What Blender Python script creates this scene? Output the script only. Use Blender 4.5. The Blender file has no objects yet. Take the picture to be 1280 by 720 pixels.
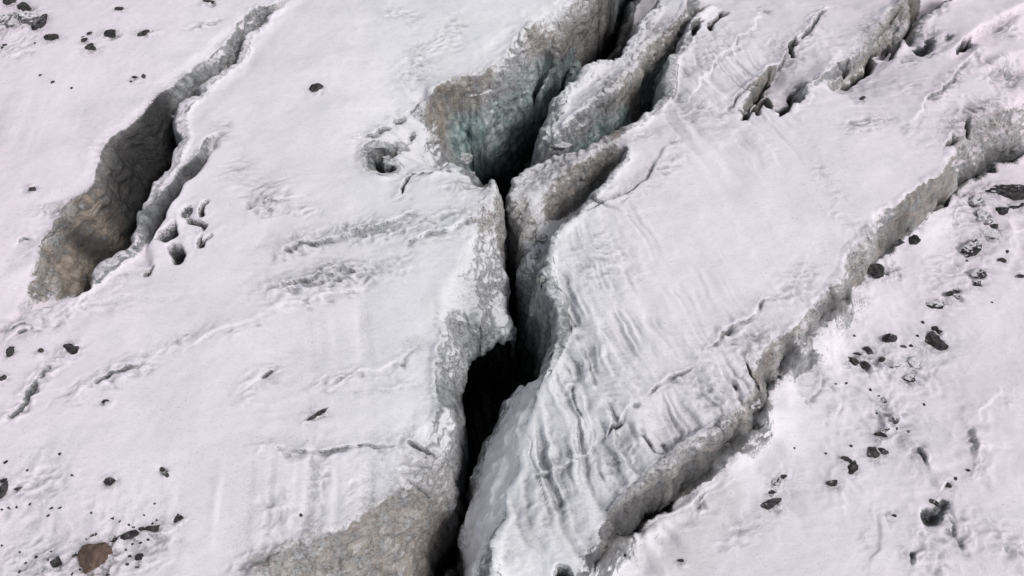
import bpy, bmesh, math, random, time
import numpy as np
T0 = time.time()
rng = np.random.default_rng(7)
random.seed(7)
scene = bpy.context.scene
COL = scene.collection

# ------------------------------------------------------------------ camera
CAM_H, PITCH, HFOV = 60.0, math.radians(56), math.radians(62)
TH = math.tan(HFOV / 2)
cp, sp = math.cos(PITCH), math.sin(PITCH)
cam = bpy.data.cameras.new('camera')
cam.sensor_width = 36
cam.lens = 18 / TH
cam.clip_end = 3000
camo = bpy.data.objects.new('camera', cam)
COL.objects.link(camo)
camo.location = (0, 0, CAM_H)
camo.rotation_euler = (math.pi / 2 - PITCH, 0, 0)
scene.camera = camo
scene.cycles.use_denoising = True
scene.cycles.diffuse_bounces = 4


def unproj(px, py, z=0.0):
    """photo pixel (1280 wide) -> point of the ground at height z"""
    dx = (px - 640) / 640 * TH
    dy = -(py - 360) / 640 * TH
    d = np.array([dx, cp + dy * sp, -sp + dy * cp])
    t = (z - CAM_H) / d[2]
    return np.array([0, 0, CAM_H]) + t * d


def M_PER_PX(p):
    return (np.array([0, p[1], p[2] - CAM_H]) @ np.array([0, cp, -sp])) * TH / 640


# ------------------------------------------------------------------ grids
X0, X1, Y0, Y1 = -72.0, 72.0, 12.0, 112.0
HS = 0.12                                     # spacing of the solver grid
nxs, nys = int((X1 - X0) / HS) + 1, int((Y1 - Y0) / HS) + 1
PCON = []
CON = []                                      # constraint samples x, y, z


def W(pts, z=0.0):
    out = []
    for p in pts:
        zz = p[2] if len(p) > 2 else z
        out.append(unproj(p[0], p[1], zz))
    return np.array(out)


def dens(w, step=0.03):
    out = [w[:1]]
    for a, b in zip(w[:-1], w[1:]):
        n = max(2, int(np.linalg.norm((b - a)[:2]) / step))
        t = np.linspace(0, 1, n)[1:, None]
        out.append(a + (b - a) * t)
    return np.vstack(out)


def L(pts, z=0.0, drop=None, lip=None):
    """a break line of the ice at height z; drop = ((dx,dy), zb): a second line beside it at height zb"""
    w = W(pts, z)
    CON.append(dens(w))
    for d in (drop, lip):
        if d is None:
            continue
        v = w.copy()
        v[:, 0] += d[0][0]
        v[:, 1] += d[0][1]
        v[:, 2] = d[1] if not callable(d[1]) else [d[1](i / (len(v) - 1)) for i in range(len(v))]
        CON.append(dens(v))
    return w


def P(*pts):
    for p in pts:
        c = unproj(p[0], p[1], p[2])
        a = np.arange(0, 6.28, 0.1)
        PCON.append(np.stack([c[0] + 1.5 * np.cos(a), c[1] + 1.5 * np.sin(a), np.full(a.shape, c[2] if c[2] < -1 else c[2] * .4)], 1))


# ================================================================== break lines, traced on the photograph
# ---- left crevasse: far rim, then the near rim
lc_far = [(362, -14), (345, 3), (325, 14), (310, 22), (296, 42), (288, 57), (265, 79), (240, 97), (215, 121), (195, 146), (172, 163), (152, 178), (143, 192), (138, 208), (128, 228)]
L([(p[0] - 20 * min(1, i / 5), p[1] - 16 * min(1, i / 5)) for i, p in enumerate(lc_far)], .05)
L(lc_far, -.6, drop=((0.9, -0.9), lambda t: -3.0 - 9 * math.sin(math.pi * min(1, t ** 1.3) * .93)))
L([(128, 228), (122, 245), (110, 256), (95, 263)], 0)
L([(131, 250, -1.0), (133, 302, -3.8), (128, 308, -3.8), (110, 312, -3.1), (97, 309, -2.5)], -9)
L([(146, 240, -1.2), (153, 268, -3.4), (156, 298, -5)], -12)
L([(95, 263, 0), (80, 276, -.2), (62, 296, -.5), (47, 318, -.5), (40, 340, -.6), (34, 358, -.8), (20, 376, -.8), (6, 392, -.6)], 0,
  drop=((0.45, -0.2), -2.2))
L([(95, 306, -2.7), (84, 324, -2.3), (76, 346, -2.5), (73, 364, -2.5)], -3.2)
L([(122, 322, -4.2), (107, 337, -3.8), (96, 352, -3.4)], -5.0)
L([(150, 312), (136, 325)], -5.2)
lc_near = [(368, -8), (352, 8), (330, 28), (318, 37), (304, 47), (290, 76), (262, 96), (241, 117), (226, 128), (219, 140), (221, 158), (219, 178), (207, 202), (190, 225), (173, 247), (167, 275), (160, 302), (142, 322), (121, 340), (112, 360), (95, 372), (75, 379), (42, 382), (18, 390)]
L(lc_near[:19], 0, drop=((-0.45, 0.35), lambda t: -3.5 - 10.5 * min(1, t * 1.3)))
L(lc_near[18:], 0, lip=((-0.1, 0.7), -2.6))
# ---- the snow rib and the shallow gully beside it
L([(277, 158), (262, 180), (232, 214), (212, 230), (187, 259), (176, 285), (172, 305)], 0.1)
L([(279, 170), (274, 182), (246, 216), (229, 227), (222, 241), (206, 261), (197, 281), (186, 301), (180, 330)], 0,
  drop=((-0.35, 0.2), lambda t: -1.2 - 2.4 * math.sin(math.pi * min(1, t * 1.1))))
# ---- central crevasse, its upper left wall
uw = [(860, -190, 0), (770, -100, 0), (722, -40, 0), (692, 0, 0), (668, 24, 0), (654, 48, 0), (640, 66, 0), (622, 78, -.1), (600, 92, -.2), (572, 99, -.2), (545, 112, -.2), (528, 128, -.3)]
L(uw)
L([(775, -60), (735, 2), (716, 38), (698, 64), (678, 80), (650, 94)], -2.0)
L([(880, -120), (810, -30), (788, 0), (782, 25), (776, 55), (750, 78), (728, 96), (712, 112)], -10)
L([(760, -10), (740, 25), (722, 62), (704, 88)], -4.5)
L([(900, -230), (830, -150), (780, -70), (740, 0), (715, 25), (688, 75), (668, 115), (648, 145)], 0, lip=None)
CON[-1][:, 2] = -22
# dirty face and teal bulge on the left of the channel
L([(538, 118, -.8), (560, 112, -.8), (585, 108, -.8), (610, 102, -.8), (640, 90, -1.0)])
L([(534, 150), (552, 150), (575, 140), (600, 130), (622, 125)], -3.8)
L([(560, 172), (585, 160), (612, 148), (635, 132), (652, 112, -4.2), (664, 92, -4.2)], -5.0)
L([(582, 198), (604, 203), (625, 192), (640, 172), (648, 150, -8.4), (661, 122, -7.5), (668, 106, -7)], -10, drop=((0.7, -0.6), -20))
# ---- middle ice fin
fin_back = [(838, -30), (818, 2), (800, 30), (790, 45), (776, 64), (747, 73), (728, 80), (721, 100), (701, 110), (688, 130), (668, 162), (666, 175)]
L(fin_back, -1.4, drop=((-0.55, 0.35), lambda t: -15 - 9 * t))
L([(872, -30), (858, 2), (838, 30), (812, 52), (806, 80), (783, 93), (771, 110), (746, 125), (728, 142), (698, 155), (681, 172)], -0.5)
L([(866, 14, -1.5), (849, 40, -2.4), (838, 62, -3.3), (833, 84, -5), (826, 104, -6.6), (812, 128, -8.4), (798, 144, -8), (780, 149, -6), (760, 154, -4.4), (735, 166, -3.6), (715, 172, -3), (692, 180, -3)])
# ---- right slab, rim along the slot behind the fin
sl = [(885, -8), (872, 6), (859, 22), (850, 52), (838, 66), (835, 82), (832, 98), (820, 120), (814, 136), (790, 152), (765, 158), (741, 171), (728, 180)]
L(sl, 0, drop=((-0.35, 0.3), lambda t: -4 - 10 * math.sin(math.pi * min(1, t * .85 + .1))))
# ---- lower fin (tongue of the slab) and its slot
L([(728, 180, -.4), (706, 186, -.8), (690, 191, -1.2), (673, 203, -1.6), (656, 216, -2), (642, 226, -2.2)], drop=((-0.3, 0.5), -14))
L([(642, 226, -2.2), (643, 250, -2.6), (650, 295, -3.2), (660, 320, -3.8), (655, 345, -4.5)], drop=((-0.5, 0.0), -26))
L([(782, 183, 0), (756, 185, -.4), (741, 193, -.7), (722, 204, -1), (712, 218, -1.3), (690, 238, -1.8), (673, 254, -2.3), (664, 285, -3)])
L([(768, 195, -1.5), (750, 217, -3.8), (736, 238, -5.2), (722, 254, -6), (706, 268, -5.8), (690, 281, -5.2)])
L([(780, 186), (761, 208), (738, 238), (728, 252), (713, 272), (694, 286), (690, 306), (681, 340), (679, 358)], 0,
  drop=((-0.4, 0.2), lambda t: -5.5 if t < .7 else -3.5))
L([(676, 290), (670, 318), (664, 348)], -4.2)
# ---- right slab, rim along the lower crevasse
L([(679, 358), (681, 376), (690, 400), (694, 432), (690, 444)], 0, drop=((-0.5, 0.0), -16))
L([(690, 444, 0), (680, 478, 0), (672, 500, 0), (662, 522, 0), (650, 560, 0), (640, 600, 0), (628, 640, 0), (618, 690, 0), (610, 740, 0)])
L([(688, 446, -1), (665, 458, -3.2), (641, 492, -5), (619, 524, -6.5), (597, 568, -7), (584, 615, -7), (574, 660, -7), (558, 712, -7), (548, 745, -7)], drop=((-0.9, 0.1), -26))
L([(655, 500, -2.3), (640, 530, -2.6), (624, 575, -2.8), (610, 620, -2.8), (598, 665, -2.8), (588, 715, -2.8)])
# ---- left slab, nose and right-hand face above the crevasse
L([(596, 205, -.2), (612, 197, 0), (622, 213, 0), (631, 231, -.3), (633, 246, -.8)], drop=((0.4, 0.1), -18))
L([(560, 196, -.2), (578, 203, -.2), (596, 205, -.2)], drop=((0.1, 0.7), -9))
L([(633, 246, -.8), (630, 280, -2.5), (632, 320, -3.8), (634, 350, -4.6), (632, 366, -5), (640, 390, -5.2), (639, 420, -5.4)], drop=((0.5, 0.0), -26))
L([(626, 248, 0), (606, 258, 0), (588, 266, 0), (582, 282, 0), (590, 304, 0), (580, 325, 0), (570, 342, 0), (563, 362, 0), (562, 388, 0), (560, 410, 0), (550, 418, 0), (546, 442, 0), (543, 485, 0), (527, 520, 0), (497, 553, 0), (499, 590, 0), (482, 622, 0), (460, 641, 0), (438, 655, 0), (380, 671, 0), (355, 690, 0), (322, 716, 0), (290, 745, 0)])
L([(639, 420, -5.4), (620, 427, -6), (598, 441, -6), (583, 456, -5)], drop=((0.5, -0.6), -18))
L([(583, 456, -5), (571, 480, -3), (566, 500, -2.2), (563, 540, -2), (561, 566, -2.2), (555, 578, -2.6), (561, 592, -2.8), (560, 640, -4), (554, 682, -5), (551, 702, -5.5), (549, 740, -6)], drop=((0.45, 0.0), -26))
L([(600, 330), (604, 380), (596, 410)], -1.9)
L([(497, 640, -1.6), (470, 668, -1.7), (430, 690, -2.2), (400, 715, -3.0), (380, 740, -4)])
L([(535, 600, -1.2), (530, 645, -2.6), (520, 690, -4), (500, 725, -5)])
# ---- scarp along the right of the right slab
sc_rim = [(1330, 82), (1280, 112), (1240, 132), (1205, 152), (1178, 174), (1170, 195), (1160, 212), (1140, 237), (1120, 257), (1092, 277), (1068, 304), (1055, 323), (1036, 354), (1028, 366), (1011, 381), (996, 410), (975, 422), (952, 432), (932, 446), (940, 470), (944, 492), (920, 505), (905, 525), (880, 545), (862, 558), (847, 568), (820, 595), (800, 610), (780, 632), (757, 665), (737, 700), (720, 735)]
L(sc_rim, 0)
sc_base = [(1330, 160, -5), (1280, 184, -5), (1236, 206, -5), (1198, 228, -5), (1174, 254, -4.8), (1150, 268, -3.6), (1133, 286, -4), (1118, 306, -4.6), (1094, 330, -4.6), (1070, 352, -4.2), (1048, 366, -3.2), (1028, 388, -2.5), (1012, 410, -2.9), (986, 440, -2.6), (971, 465, -3.8), (961, 485, -4.2), (943, 512, -2.9), (928, 532, -3.3), (912, 553, -3.9), (893, 576, -4.5), (881, 597, -5), (856, 607, -5), (840, 625, -5.2), (803, 646, -4.2), (790, 658, -3.9), (773, 672, -3.5), (756, 690, -2.6), (738, 711, -1.8), (722, 740, -1.8)]
w_ = W(sc_rim, 0) + [.42, -.36, -.5]; CON.append(dens(w_))
w_ = L(sc_base)
w_ = w_ + [.9, -.9, -.35]; CON.append(dens(w_))
L([(862, 611), (844, 630), (806, 650), (794, 664), (778, 677)], -6.3)
# ---- second band of cracks at the top right
L([(1155, -20), (1141, 0), (1138, 18), (1134, 32)], 0, drop=((0.5, -0.6), -5))
L([(1205, -20), (1182, 0), (1160, 16), (1136, 38), (1121, 60)], -0.3, drop=((-0.3, 0.3), -4))
L([(1124, 4), (1100, 27), (1070, 42), (1046, 65), (1036, 82), (1024, 100), (1010, 106)], 0.2)
L([(1136, 34), (1112, 44), (1100, 56), (1086, 74), (1071, 92), (1056, 104), (1034, 116)], -1.9)
L([(1126, 64), (1104, 84), (1090, 100), (1060, 124)], -1.0)
L([(1012, 108), (995, 120), (981, 131)], 0, drop=((-0.25, 0.15), -1.8))
L([(966, 80), (950, 96), (943, 116), (934, 128)], 0, drop=((0.4, -0.3), -2))
L([(962, 120), (950, 138), (935, 147)], -.4)
L([(1282, -4), (1240, 25), (1212, 45), (1192, 60)], 0.4, lip=((0.35, -0.5), -.8))
L([(1219, 60), (1232, 62), (1240, 78), (1262, 72), (1290, 58)], 0.3, lip=((0.5, -1.3), -1.3))
# ---- plateau heights
P((60, 120, 0), (150, 100, 0), (230, 40, 0), (20, 220, 0), (90, 200, 0), (30, 180, 0), (-40, 60, 0), (-60, 250, 0), (-60, 380, -.3), (10, 330, -.4),
  (420, 60, .3), (520, 40, .3), (600, 20, .3), (330, 120, .2), (280, 120, .1), (420, 140, .2), (350, 220, .1), (460, 250, .3), (540, 240, .3),
  (300, 280, .1), (240, 340, .1), (420, 320, .4), (520, 330, .4), (200, 420, 0), (100, 480, 0), (0, 560, -.3), (330, 430, .2), (460, 440, .3),
  (240, 540, .1), (400, 560, .2), (120, 620, -.2), (300, 640, 0), (0, 700, -.5), (200, 720, -.2), (-40, 480, -.4),
  (920, 40, .3), (1000, 20, .3), (890, 120, .3), (850, 200, .3), (960, 220, .4), (1080, 180, .3), (1140, 130, .2), (1040, 130, .1), (1200, 110, .2), (1260, 20, .2),
  (820, 300, .4), (920, 320, .4), (1020, 270, .3), (760, 320, .3), (740, 420, .3), (840, 420, .4), (780, 520, .3), (700, 560, .2), (720, 640, .1), (670, 680, 0), (830, 520, .2), (900, 440, .2),
  (1200, 300, -5), (1250, 250, -5), (1290, 320, -5), (1150, 380, -5), (1250, 420, -5), (1080, 420, -5.1), (1020, 480, -5.2), (1120, 520, -5), (1240, 540, -4.6), (960, 580, -5.4), (1050, 620, -5),
  (900, 660, -5.3), (1000, 700, -5), (1150, 700, -4.8), (1260, 680, -4.4), (820, 700, -5.6), (1330, 450, -4.8))
print('lines', round(time.time() - T0, 1))


# ================================================================== surface through the lines
def down(v, w):
    h, k = v.shape[0] // 2 * 2, v.shape[1] // 2 * 2
    vw = (v * w)[:h, :k]
    ww = w[:h, :k]
    s = lambda a: a[0::2, 0::2] + a[1::2, 0::2] + a[0::2, 1::2] + a[1::2, 1::2]
    sw = s(ww)
    return s(vw) / np.maximum(sw, 1e-9), (sw > 0).astype(np.float32)


def upto(a, shape):
    yi = np.clip((np.arange(shape[0]) - .5) / 2, 0, a.shape[0] - 1)
    xi = np.clip((np.arange(shape[1]) - .5) / 2, 0, a.shape[1] - 1)
    y0 = np.minimum(yi.astype(int), a.shape[0] - 2); fy = (yi - y0)[:, None]
    x0 = np.minimum(xi.astype(int), a.shape[1] - 2); fx = (xi - x0)[None]
    r = a[y0] * (1 - fy) + a[y0 + 1] * fy
    return (r[:, x0] * (1 - fx) + r[:, x0 + 1] * fx).astype(np.float32)


def solve(v, w, it):
    if min(v.shape) < 12:
        z = np.full(v.shape, (v * w).sum() / max(w.sum(), 1), np.float32)
        it = 300
    else:
        vd, wd = down(v, w)
        z = upto(solve(vd.astype(np.float32), wd, it), v.shape)
    m = w > 0
    z[m] = v[m]
    for _ in range(it):
        p = np.pad(z, 1, mode='edge')
        z = .25 * (p[:-2, 1:-1] + p[2:, 1:-1] + p[1:-1, :-2] + p[1:-1, 2:])
        z[m] = v[m]
    return z


def blur(a, s):
    r = max(1, int(3 * s))
    k = np.exp(-.5 * (np.arange(-r, r + 1) / s) ** 2); k /= k.sum()
    for ax in (0, 1):
        p = np.pad(a, [(r, r) if i == ax else (0, 0) for i in (0, 1)], mode='edge')
        n = a.shape[ax]
        o = np.zeros_like(a)
        for i, kk in enumerate(k):
            o += kk * (p[i:i + n] if ax == 0 else p[:, i:i + n])
        a = o
    return a


NLINE = sum(len(c) for c in CON)
C = np.vstack(CON + PCON)
ci = np.round((C[:, 0] - X0) / HS).astype(int)
cj = np.round((C[:, 1] - Y0) / HS).astype(int)
ok = (ci >= 0) & (ci < nxs) & (cj >= 0) & (cj < nys)
num = np.zeros((nys, nxs)); cnt = np.zeros((nys, nxs))
np.add.at(num, (cj[ok], ci[ok]), C[ok, 2]); np.add.at(cnt, (cj[ok], ci[ok]), 1)
ZB = solve((num / np.maximum(cnt, 1)).astype(np.float32), (cnt > 0).astype(np.float32), 90)
ln = np.zeros((nys, nxs), np.float32); k_ = np.nonzero(ok)[0]; k_ = k_[k_ < NLINE]; ln[cj[k_], ci[k_]] = 1
far_ = np.clip(1 - 40 * blur(ln, 9), 0, 1)
ZB = blur(ZB, 2.0)
far_ = blur(far_, 4)
ZB = ZB * (1 - far_) + blur(ZB, 11) * far_
print('solved', ZB.min(), ZB.max(), round(time.time() - T0, 1))

# fine grid
HF = 0.082
xs = np.arange(X0, X1 + 1e-6, HF); ys = np.arange(Y0, Y1 + 1e-6, HF)
nx, ny = len(xs), len(ys)


def bspl(n, h, cell):
    """cubic B-spline basis as index + weights for n samples of spacing h on a lattice of size cell"""
    u = np.arange(n) * h / cell
    i = u.astype(int); f = u - i
    w = np.stack([(1 - f) ** 3, 3 * f ** 3 - 6 * f ** 2 + 4, -3 * f ** 3 + 3 * f ** 2 + 3 * f + 1, f ** 3], 1) / 6
    return i, w


def noise2(cx, cy=None, seed=0):
    cy = cy or cx
    r = np.random.default_rng(1000 + seed)
    iy, wy = bspl(ny, HF, cy); ix, wx = bspl(nx, HF, cx)
    g = r.normal(size=(iy[-1] + 4, ix[-1] + 4)).astype(np.float32)
    a = sum(g[iy + k] * wy[:, k:k + 1].astype(np.float32) for k in range(4))
    return sum(a[:, ix + k] * wx[:, k].astype(np.float32) for k in range(4)) * 1.5


def fbm2(cell, n, seed, gain=.5):
    return sum(noise2(cell / 2 ** k, seed=seed + k) * gain ** k for k in range(n))


def sample(a, x, y, h=HS):
    fx = np.clip((x - X0) / h, 0, a.shape[1] - 1.001); fy = np.clip((y - Y0) / h, 0, a.shape[0] - 1.001)
    i = fx.astype(int); j = fy.astype(int); fx = fx - i; fy = fy - j
    return (a[j, i] * (1 - fx) + a[j, i + 1] * fx) * (1 - fy) + (a[j + 1, i] * (1 - fx) + a[j + 1, i + 1] * fx) * fy


XX, YY = np.meshgrid(xs, ys)
XX = XX.astype(np.float32); YY = YY.astype(np.float32)
wx = .26 * noise2(3.2, seed=1) + .2 * noise2(1.3, seed=2) + .1 * noise2(.55, seed=3)
wy = .26 * noise2(3.2, seed=4) + .2 * noise2(1.3, seed=5) + .1 * noise2(.55, seed=6)
Z = sample(ZB, XX + wx, YY + wy).astype(np.float32)


# ---- masks painted on the ground (polygons traced at a height)
def inpoly(poly, x, y):
    c = np.zeros(x.shape, bool)
    n = len(poly)
    for a in range(n):
        xa, ya = poly[a][:2]; xb, yb = poly[a - 1][:2]
        if ya == yb:
            continue
        c ^= ((ya > y) != (yb > y)) & (x < (xb - xa) * (y - ya) / (yb - ya) + xa)
    return c


hwx = .3 * noise2(.9, seed=81) + .14 * noise2(.4, seed=82)
hwy = .3 * noise2(.9, seed=83) + .14 * noise2(.4, seed=84)


def area(pts, z=0, soft=6, jag=0.0):
    w = W(pts, z)
    a, b = w[:, :2].min(0) - 3, w[:, :2].max(0) + 3
    i0, i1 = np.clip([int((a[0] - X0) / HF), int((b[0] - X0) / HF)], 0, nx)
    j0, j1 = np.clip([int((a[1] - Y0) / HF), int((b[1] - Y0) / HF)], 0, ny)
    m = np.zeros((ny, nx), np.float32)
    if i1 - i0 < 3 or j1 - j0 < 3:
        return m
    s = inpoly(w, XX[j0:j1, i0:i1] + wx[j0:j1, i0:i1] + jag * hwx[j0:j1, i0:i1], YY[j0:j1, i0:i1] + wy[j0:j1, i0:i1] + jag * hwy[j0:j1, i0:i1]).astype(np.float32)
    m[j0:j1, i0:i1] = blur(s, soft)
    return m


def blob(out, px, py, rx, ry, v=1.0, z=0, ang=0):
    c = unproj(px, py, z); s = M_PER_PX(c)
    sy = s / abs(sp)
    a = max(rx, ry) * sy * 2.6
    i0, i1 = np.clip([int((c[0] - a - X0) / HF), int((c[0] + a - X0) / HF)], 0, nx)
    j0, j1 = np.clip([int((c[1] - a - Y0) / HF), int((c[1] + a - Y0) / HF)], 0, ny)
    if i1 - i0 < 2 or j1 - j0 < 2:
        return
    u = (XX[j0:j1, i0:i1] - c[0]) / s; w = -(YY[j0:j1, i0:i1] - c[1]) / sy
    ca, sa = math.cos(math.radians(ang)), math.sin(math.radians(ang))
    p = (u * ca + w * sa) / rx; q = (-u * sa + w * ca) / ry
    out[j0:j1, i0:i1] = np.maximum(out[j0:j1, i0:i1], v * np.exp(-1.2 * (p * p + q * q)))


def linedist(pts, z, reach):
    w = dens(W(pts, z), .4)[:, :2]
    a, b = w.min(0) - reach, w.max(0) + reach
    i0, i1 = np.clip([int((a[0] - X0) / HF), int((b[0] - X0) / HF)], 0, nx)
    j0, j1 = np.clip([int((a[1] - Y0) / HF), int((b[1] - Y0) / HF)], 0, ny)
    sl_ = (slice(j0, j1), slice(i0, i1))
    x = XX[sl_] + 1.1 * wx[sl_]; y = YY[sl_] + 1.1 * wy[sl_]
    d = np.full(x.shape, 99., np.float32); sd = np.zeros(x.shape, np.float32); fr_ = np.zeros(x.shape, np.float32)
    for k_, (p, q) in enumerate(zip(w[:-1], w[1:])):
        e = q - p; l2 = max(1e-9, e @ e)
        t = np.clip(((x - p[0]) * e[0] + (y - p[1]) * e[1]) / l2, 0, 1)
        dx, dy = x - p[0] - t * e[0], y - p[1] - t * e[1]
        dd = np.hypot(dx, dy)
        m = dd < d
        d[m] = dd[m]; sd[m] = (e[0] * dy - e[1] * dx)[m]; fr_[m] = ((k_ + t) / (len(w) - 1))[m]
    global FRAC
    FRAC = fr_
    return sl_, d, np.sign(sd)


dust = None
zero = lambda: np.zeros((ny, nx), np.float32)
scour = zero(); dirt = zero(); teal = zero(); streak = zero(); pink = zero(); crack = zero()

# wind-scoured, frosted bands on the snow: centre, half sizes, strength, angle
for a in [(455, 292, 115, 16, .9, -9), (420, 345, 90, 22, .95, -10), (540, 280, 60, 16, .7, -18), (585, 225, 40, 14, .7, -25), (520, 80, 26, 40, .55, 30), (500, 20, 40, 14, .4, 10),
          (560, 45, 20, 40, .4, 25), (330, 235, 30, 20, .45, 20), (335, 250, 45, 8, .5, 5), (370, 265, 30, 8, .5, 5), (300, 215, 22, 22, .5, 0),
          (180, 150, 60, 14, .55, -42), (140, 195, 14, 40, .75, 0), (75, 262, 40, 10, .7, -8), (240, 90, 60, 10, .6, -40), (252, 32, 24, 5, .8, -25),
          (240, 115, 30, 10, .5, -40), (275, 165, 12, 20, .7, 0), (150, 380, 60, 14, .4, -8), (225, 425, 60, 9, .55, -22), (130, 470, 60, 10, .5, -28),
          (320, 480, 30, 5, .5, -40), (430, 470, 60, 8, .55, -14), (480, 485, 50, 8, .45, -10), (545, 470, 14, 80, .8, 0), (520, 560, 30, 24, .8, 0),
          (400, 600, 14, 70, .5, 0), (460, 600, 26, 40, .6, 20), (350, 640, 30, 30, .5, 0), (400, 558, 70, 6, .45, 0), (590, 370, 26, 60, .9, 0), (525, 580, 30, 40, .9, 0),
          (330, 700, 40, 20, .8, -20), (490, 610, 14, 30, .9, 0),
          (880, 60, 60, 30, .55, -45), (930, 45, 70, 12, .5, -45), (860, 130, 60, 30, .65, 45), (900, 150, 60, 20, .5, 40), (790, 170, 60, 12, .6, -15), (800, 230, 50, 14, .8, -35),
          (830, 210, 40, 12, .6, -35), (720, 270, 40, 12, .7, -35), (740, 330, 60, 50, .65, 55), (720, 420, 40, 80, .65, 70), (760, 480, 60, 70, .6, 65), (700, 560, 60, 50, .65, 65),
          (760, 580, 70, 60, .7, 60), (690, 620, 50, 70, .7, 70), (830, 560, 40, 30, .75, 40), (880, 480, 60, 40, .7, 50), (940, 420, 60, 24, .7, -35), (1000, 350, 50, 20, .7, -45), (1030, 220, 16, 40, .5, -15), (1040, 270, 30, 14, .4, 30),
          (1080, 40, 40, 20, .8, -45), (985, 60, 26, 30, .8, -45), (1000, 110, 40, 16, .8, -35), (1165, 40, 22, 26, .8, -50), (1095, 100, 30, 8, .7, -10), (1140, 65, 16, 12, .7, -30),
          (1215, 150, 70, 26, .9, -25), (1260, 90, 34, 24, .8, -30), (1260, 40, 20, 20, .6, -45), (1120, 110, 60, 6, .35, -20),
          (735, 690, 40, 20, .6, -50), (770, 620, 40, 10, .8, -50), (640, 690, 40, 20, .4, 0)]:
    blob(scour, a[0], a[1], a[2], a[3], a[4], 0, a[5])
for a in [(1115, 450, 60, 22, .6, -5), (1110, 510, 40, 24, .6, 20), (1150, 470, 30, 20, .5, 0), (1100, 530, 30, 12, .6, 0), (1140, 560, 12, 50, .6, -25), (1216, 560, 8, 40, .7, 5), (1165, 690, 24, 40, .6, -10),
          (1200, 660, 40, 30, .5, 40), (1260, 690, 40, 26, .6, 40), (1190, 340, 30, 40, .5, 40), (1020, 470, 30, 30, .4, -50), (930, 660, 40, 14, .5, -30), (1200, 270, 40, 40, .45, 20), (980, 600, 40, 20, .4, 0)]:
    blob(scour, a[0], a[1], a[2], a[3], a[4], -5, a[5])
for a in [(60, 690, 90, 60, .5, 0), (180, 670, 50, 40, .5, 0), (30, 610, 50, 40, .5, 0), (20, 60, 30, 20, .5, 0), (10, 410, 30, 12, .8, -15), (30, 400, 40, 10, .7, -15), (90, 385, 30, 8, .5, -20)]:
    blob(scour, a[0], a[1], a[2], a[3], a[4], 0, a[5])
# long melt grooves running down the right slab and the left slab
for a in [(750, 420, 90, 140, 1, 0), (720, 560, 110, 130, 1, 0), (820, 540, 70, 90, .9, 0), (880, 110, 80, 90, .7, 0), (705, 330, 50, 60, .7, 0), (880, 330, 80, 80, .12, 0), (900, 480, 50, 50, .6, 0)]:
    blob(streak, a[0], a[1], a[2], a[3], a[4])
vstreak = zero()
for a in [(120, 120, 150, 110, .7, 0), (350, 620, 160, 90, 1, 0), (480, 200, 120, 60, .4, 0), (100, 240, 60, 60, .8, 0), (430, 440, 100, 70, .5, 0)]:
    blob(vstreak, a[0], a[1], a[2], a[3], a[4])

# dirt bands in the ice
dirt = np.maximum.reduce([
    .5 * area([(150, 180), (215, 130), (222, 165), (205, 200), (175, 245), (165, 290), (135, 320), (132, 250), (135, 230)], -3),
    area([(132, 240), (160, 290), (120, 345), (60, 385), (20, 380), (45, 320), (95, 262)], -2.5),
    .8 * area([(640, 60), (690, 0), (800, -20), (790, 60), (700, 90), (640, 100)], -5),
    .8 * area([(530, 120), (580, 100), (640, 90), (600, 135), (560, 165), (535, 160)], -3),
    .8 * area([(310, 720), (380, 668), (450, 645), (490, 625), (565, 610), (565, 700), (560, 780), (280, 780)], -3),
    .5 * area([(485, 600), (500, 560), (565, 570), (565, 620), (490, 630)], -1.5),
    .9 * area([(575, 245), (635, 240), (635, 300), (590, 310)], -2),
    .8 * area([(650, 230), (700, 215), (770, 185), (770, 210), (720, 270), (680, 300), (650, 330)], -4),
    .6 * area([(1160, 180), (1290, 100), (1290, 190), (1200, 235), (1130, 290), (1060, 360), (1040, 350), (1100, 275)], -2.5),
    .75 * area([(1060, 310), (1100, 320), (1000, 430), (930, 535), (880, 600), (840, 630), (770, 690), (735, 720), (735, 690), (800, 610), (860, 560), (920, 500), (925, 440), (1000, 400)], -2.5),
    .8 * area([(1030, 110), (1130, 0), (1190, -20), (1140, 40), (1060, 100)], -1),
    .5 * area([(930, 80), (970, 70), (1010, 100), (960, 140), (930, 150)], -1),
    .7 * area([(1195, 60), (1290, -10), (1290, 5), (1200, 70)], 0),
    .8 * area([(780, 85), (840, 20), (860, 0), (860, 40), (810, 100), (770, 120), (730, 140), (740, 125)], -2),
])
teal = np.maximum.reduce([
    area([(665, 105), (700, 78), (735, 78), (720, 110), (690, 140), (660, 185), (620, 215), (575, 205), (565, 170), (600, 150), (640, 150), (655, 125)], -6, 3),
    area([(560, 165), (600, 145), (650, 100), (700, 82), (725, 85), (700, 130), (660, 180), (600, 220), (560, 200)], -8, 4),
    .9 * area([(740, 128), (800, 110), (790, 150), (730, 178), (680, 185), (690, 160)], -3, 4),
    .6 * area([(800, 60), (840, 55), (830, 100), (800, 110)], -4, 4),
    .55 * area([(730, 225), (770, 190), (760, 215), (720, 260)], -4, 4),
    .5 * area([(575, 440), (640, 420), (640, 470), (575, 480)], -8, 4),
    .3 * area([(640, 225), (660, 210), (655, 300), (640, 290)], -3, 4),
])
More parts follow.
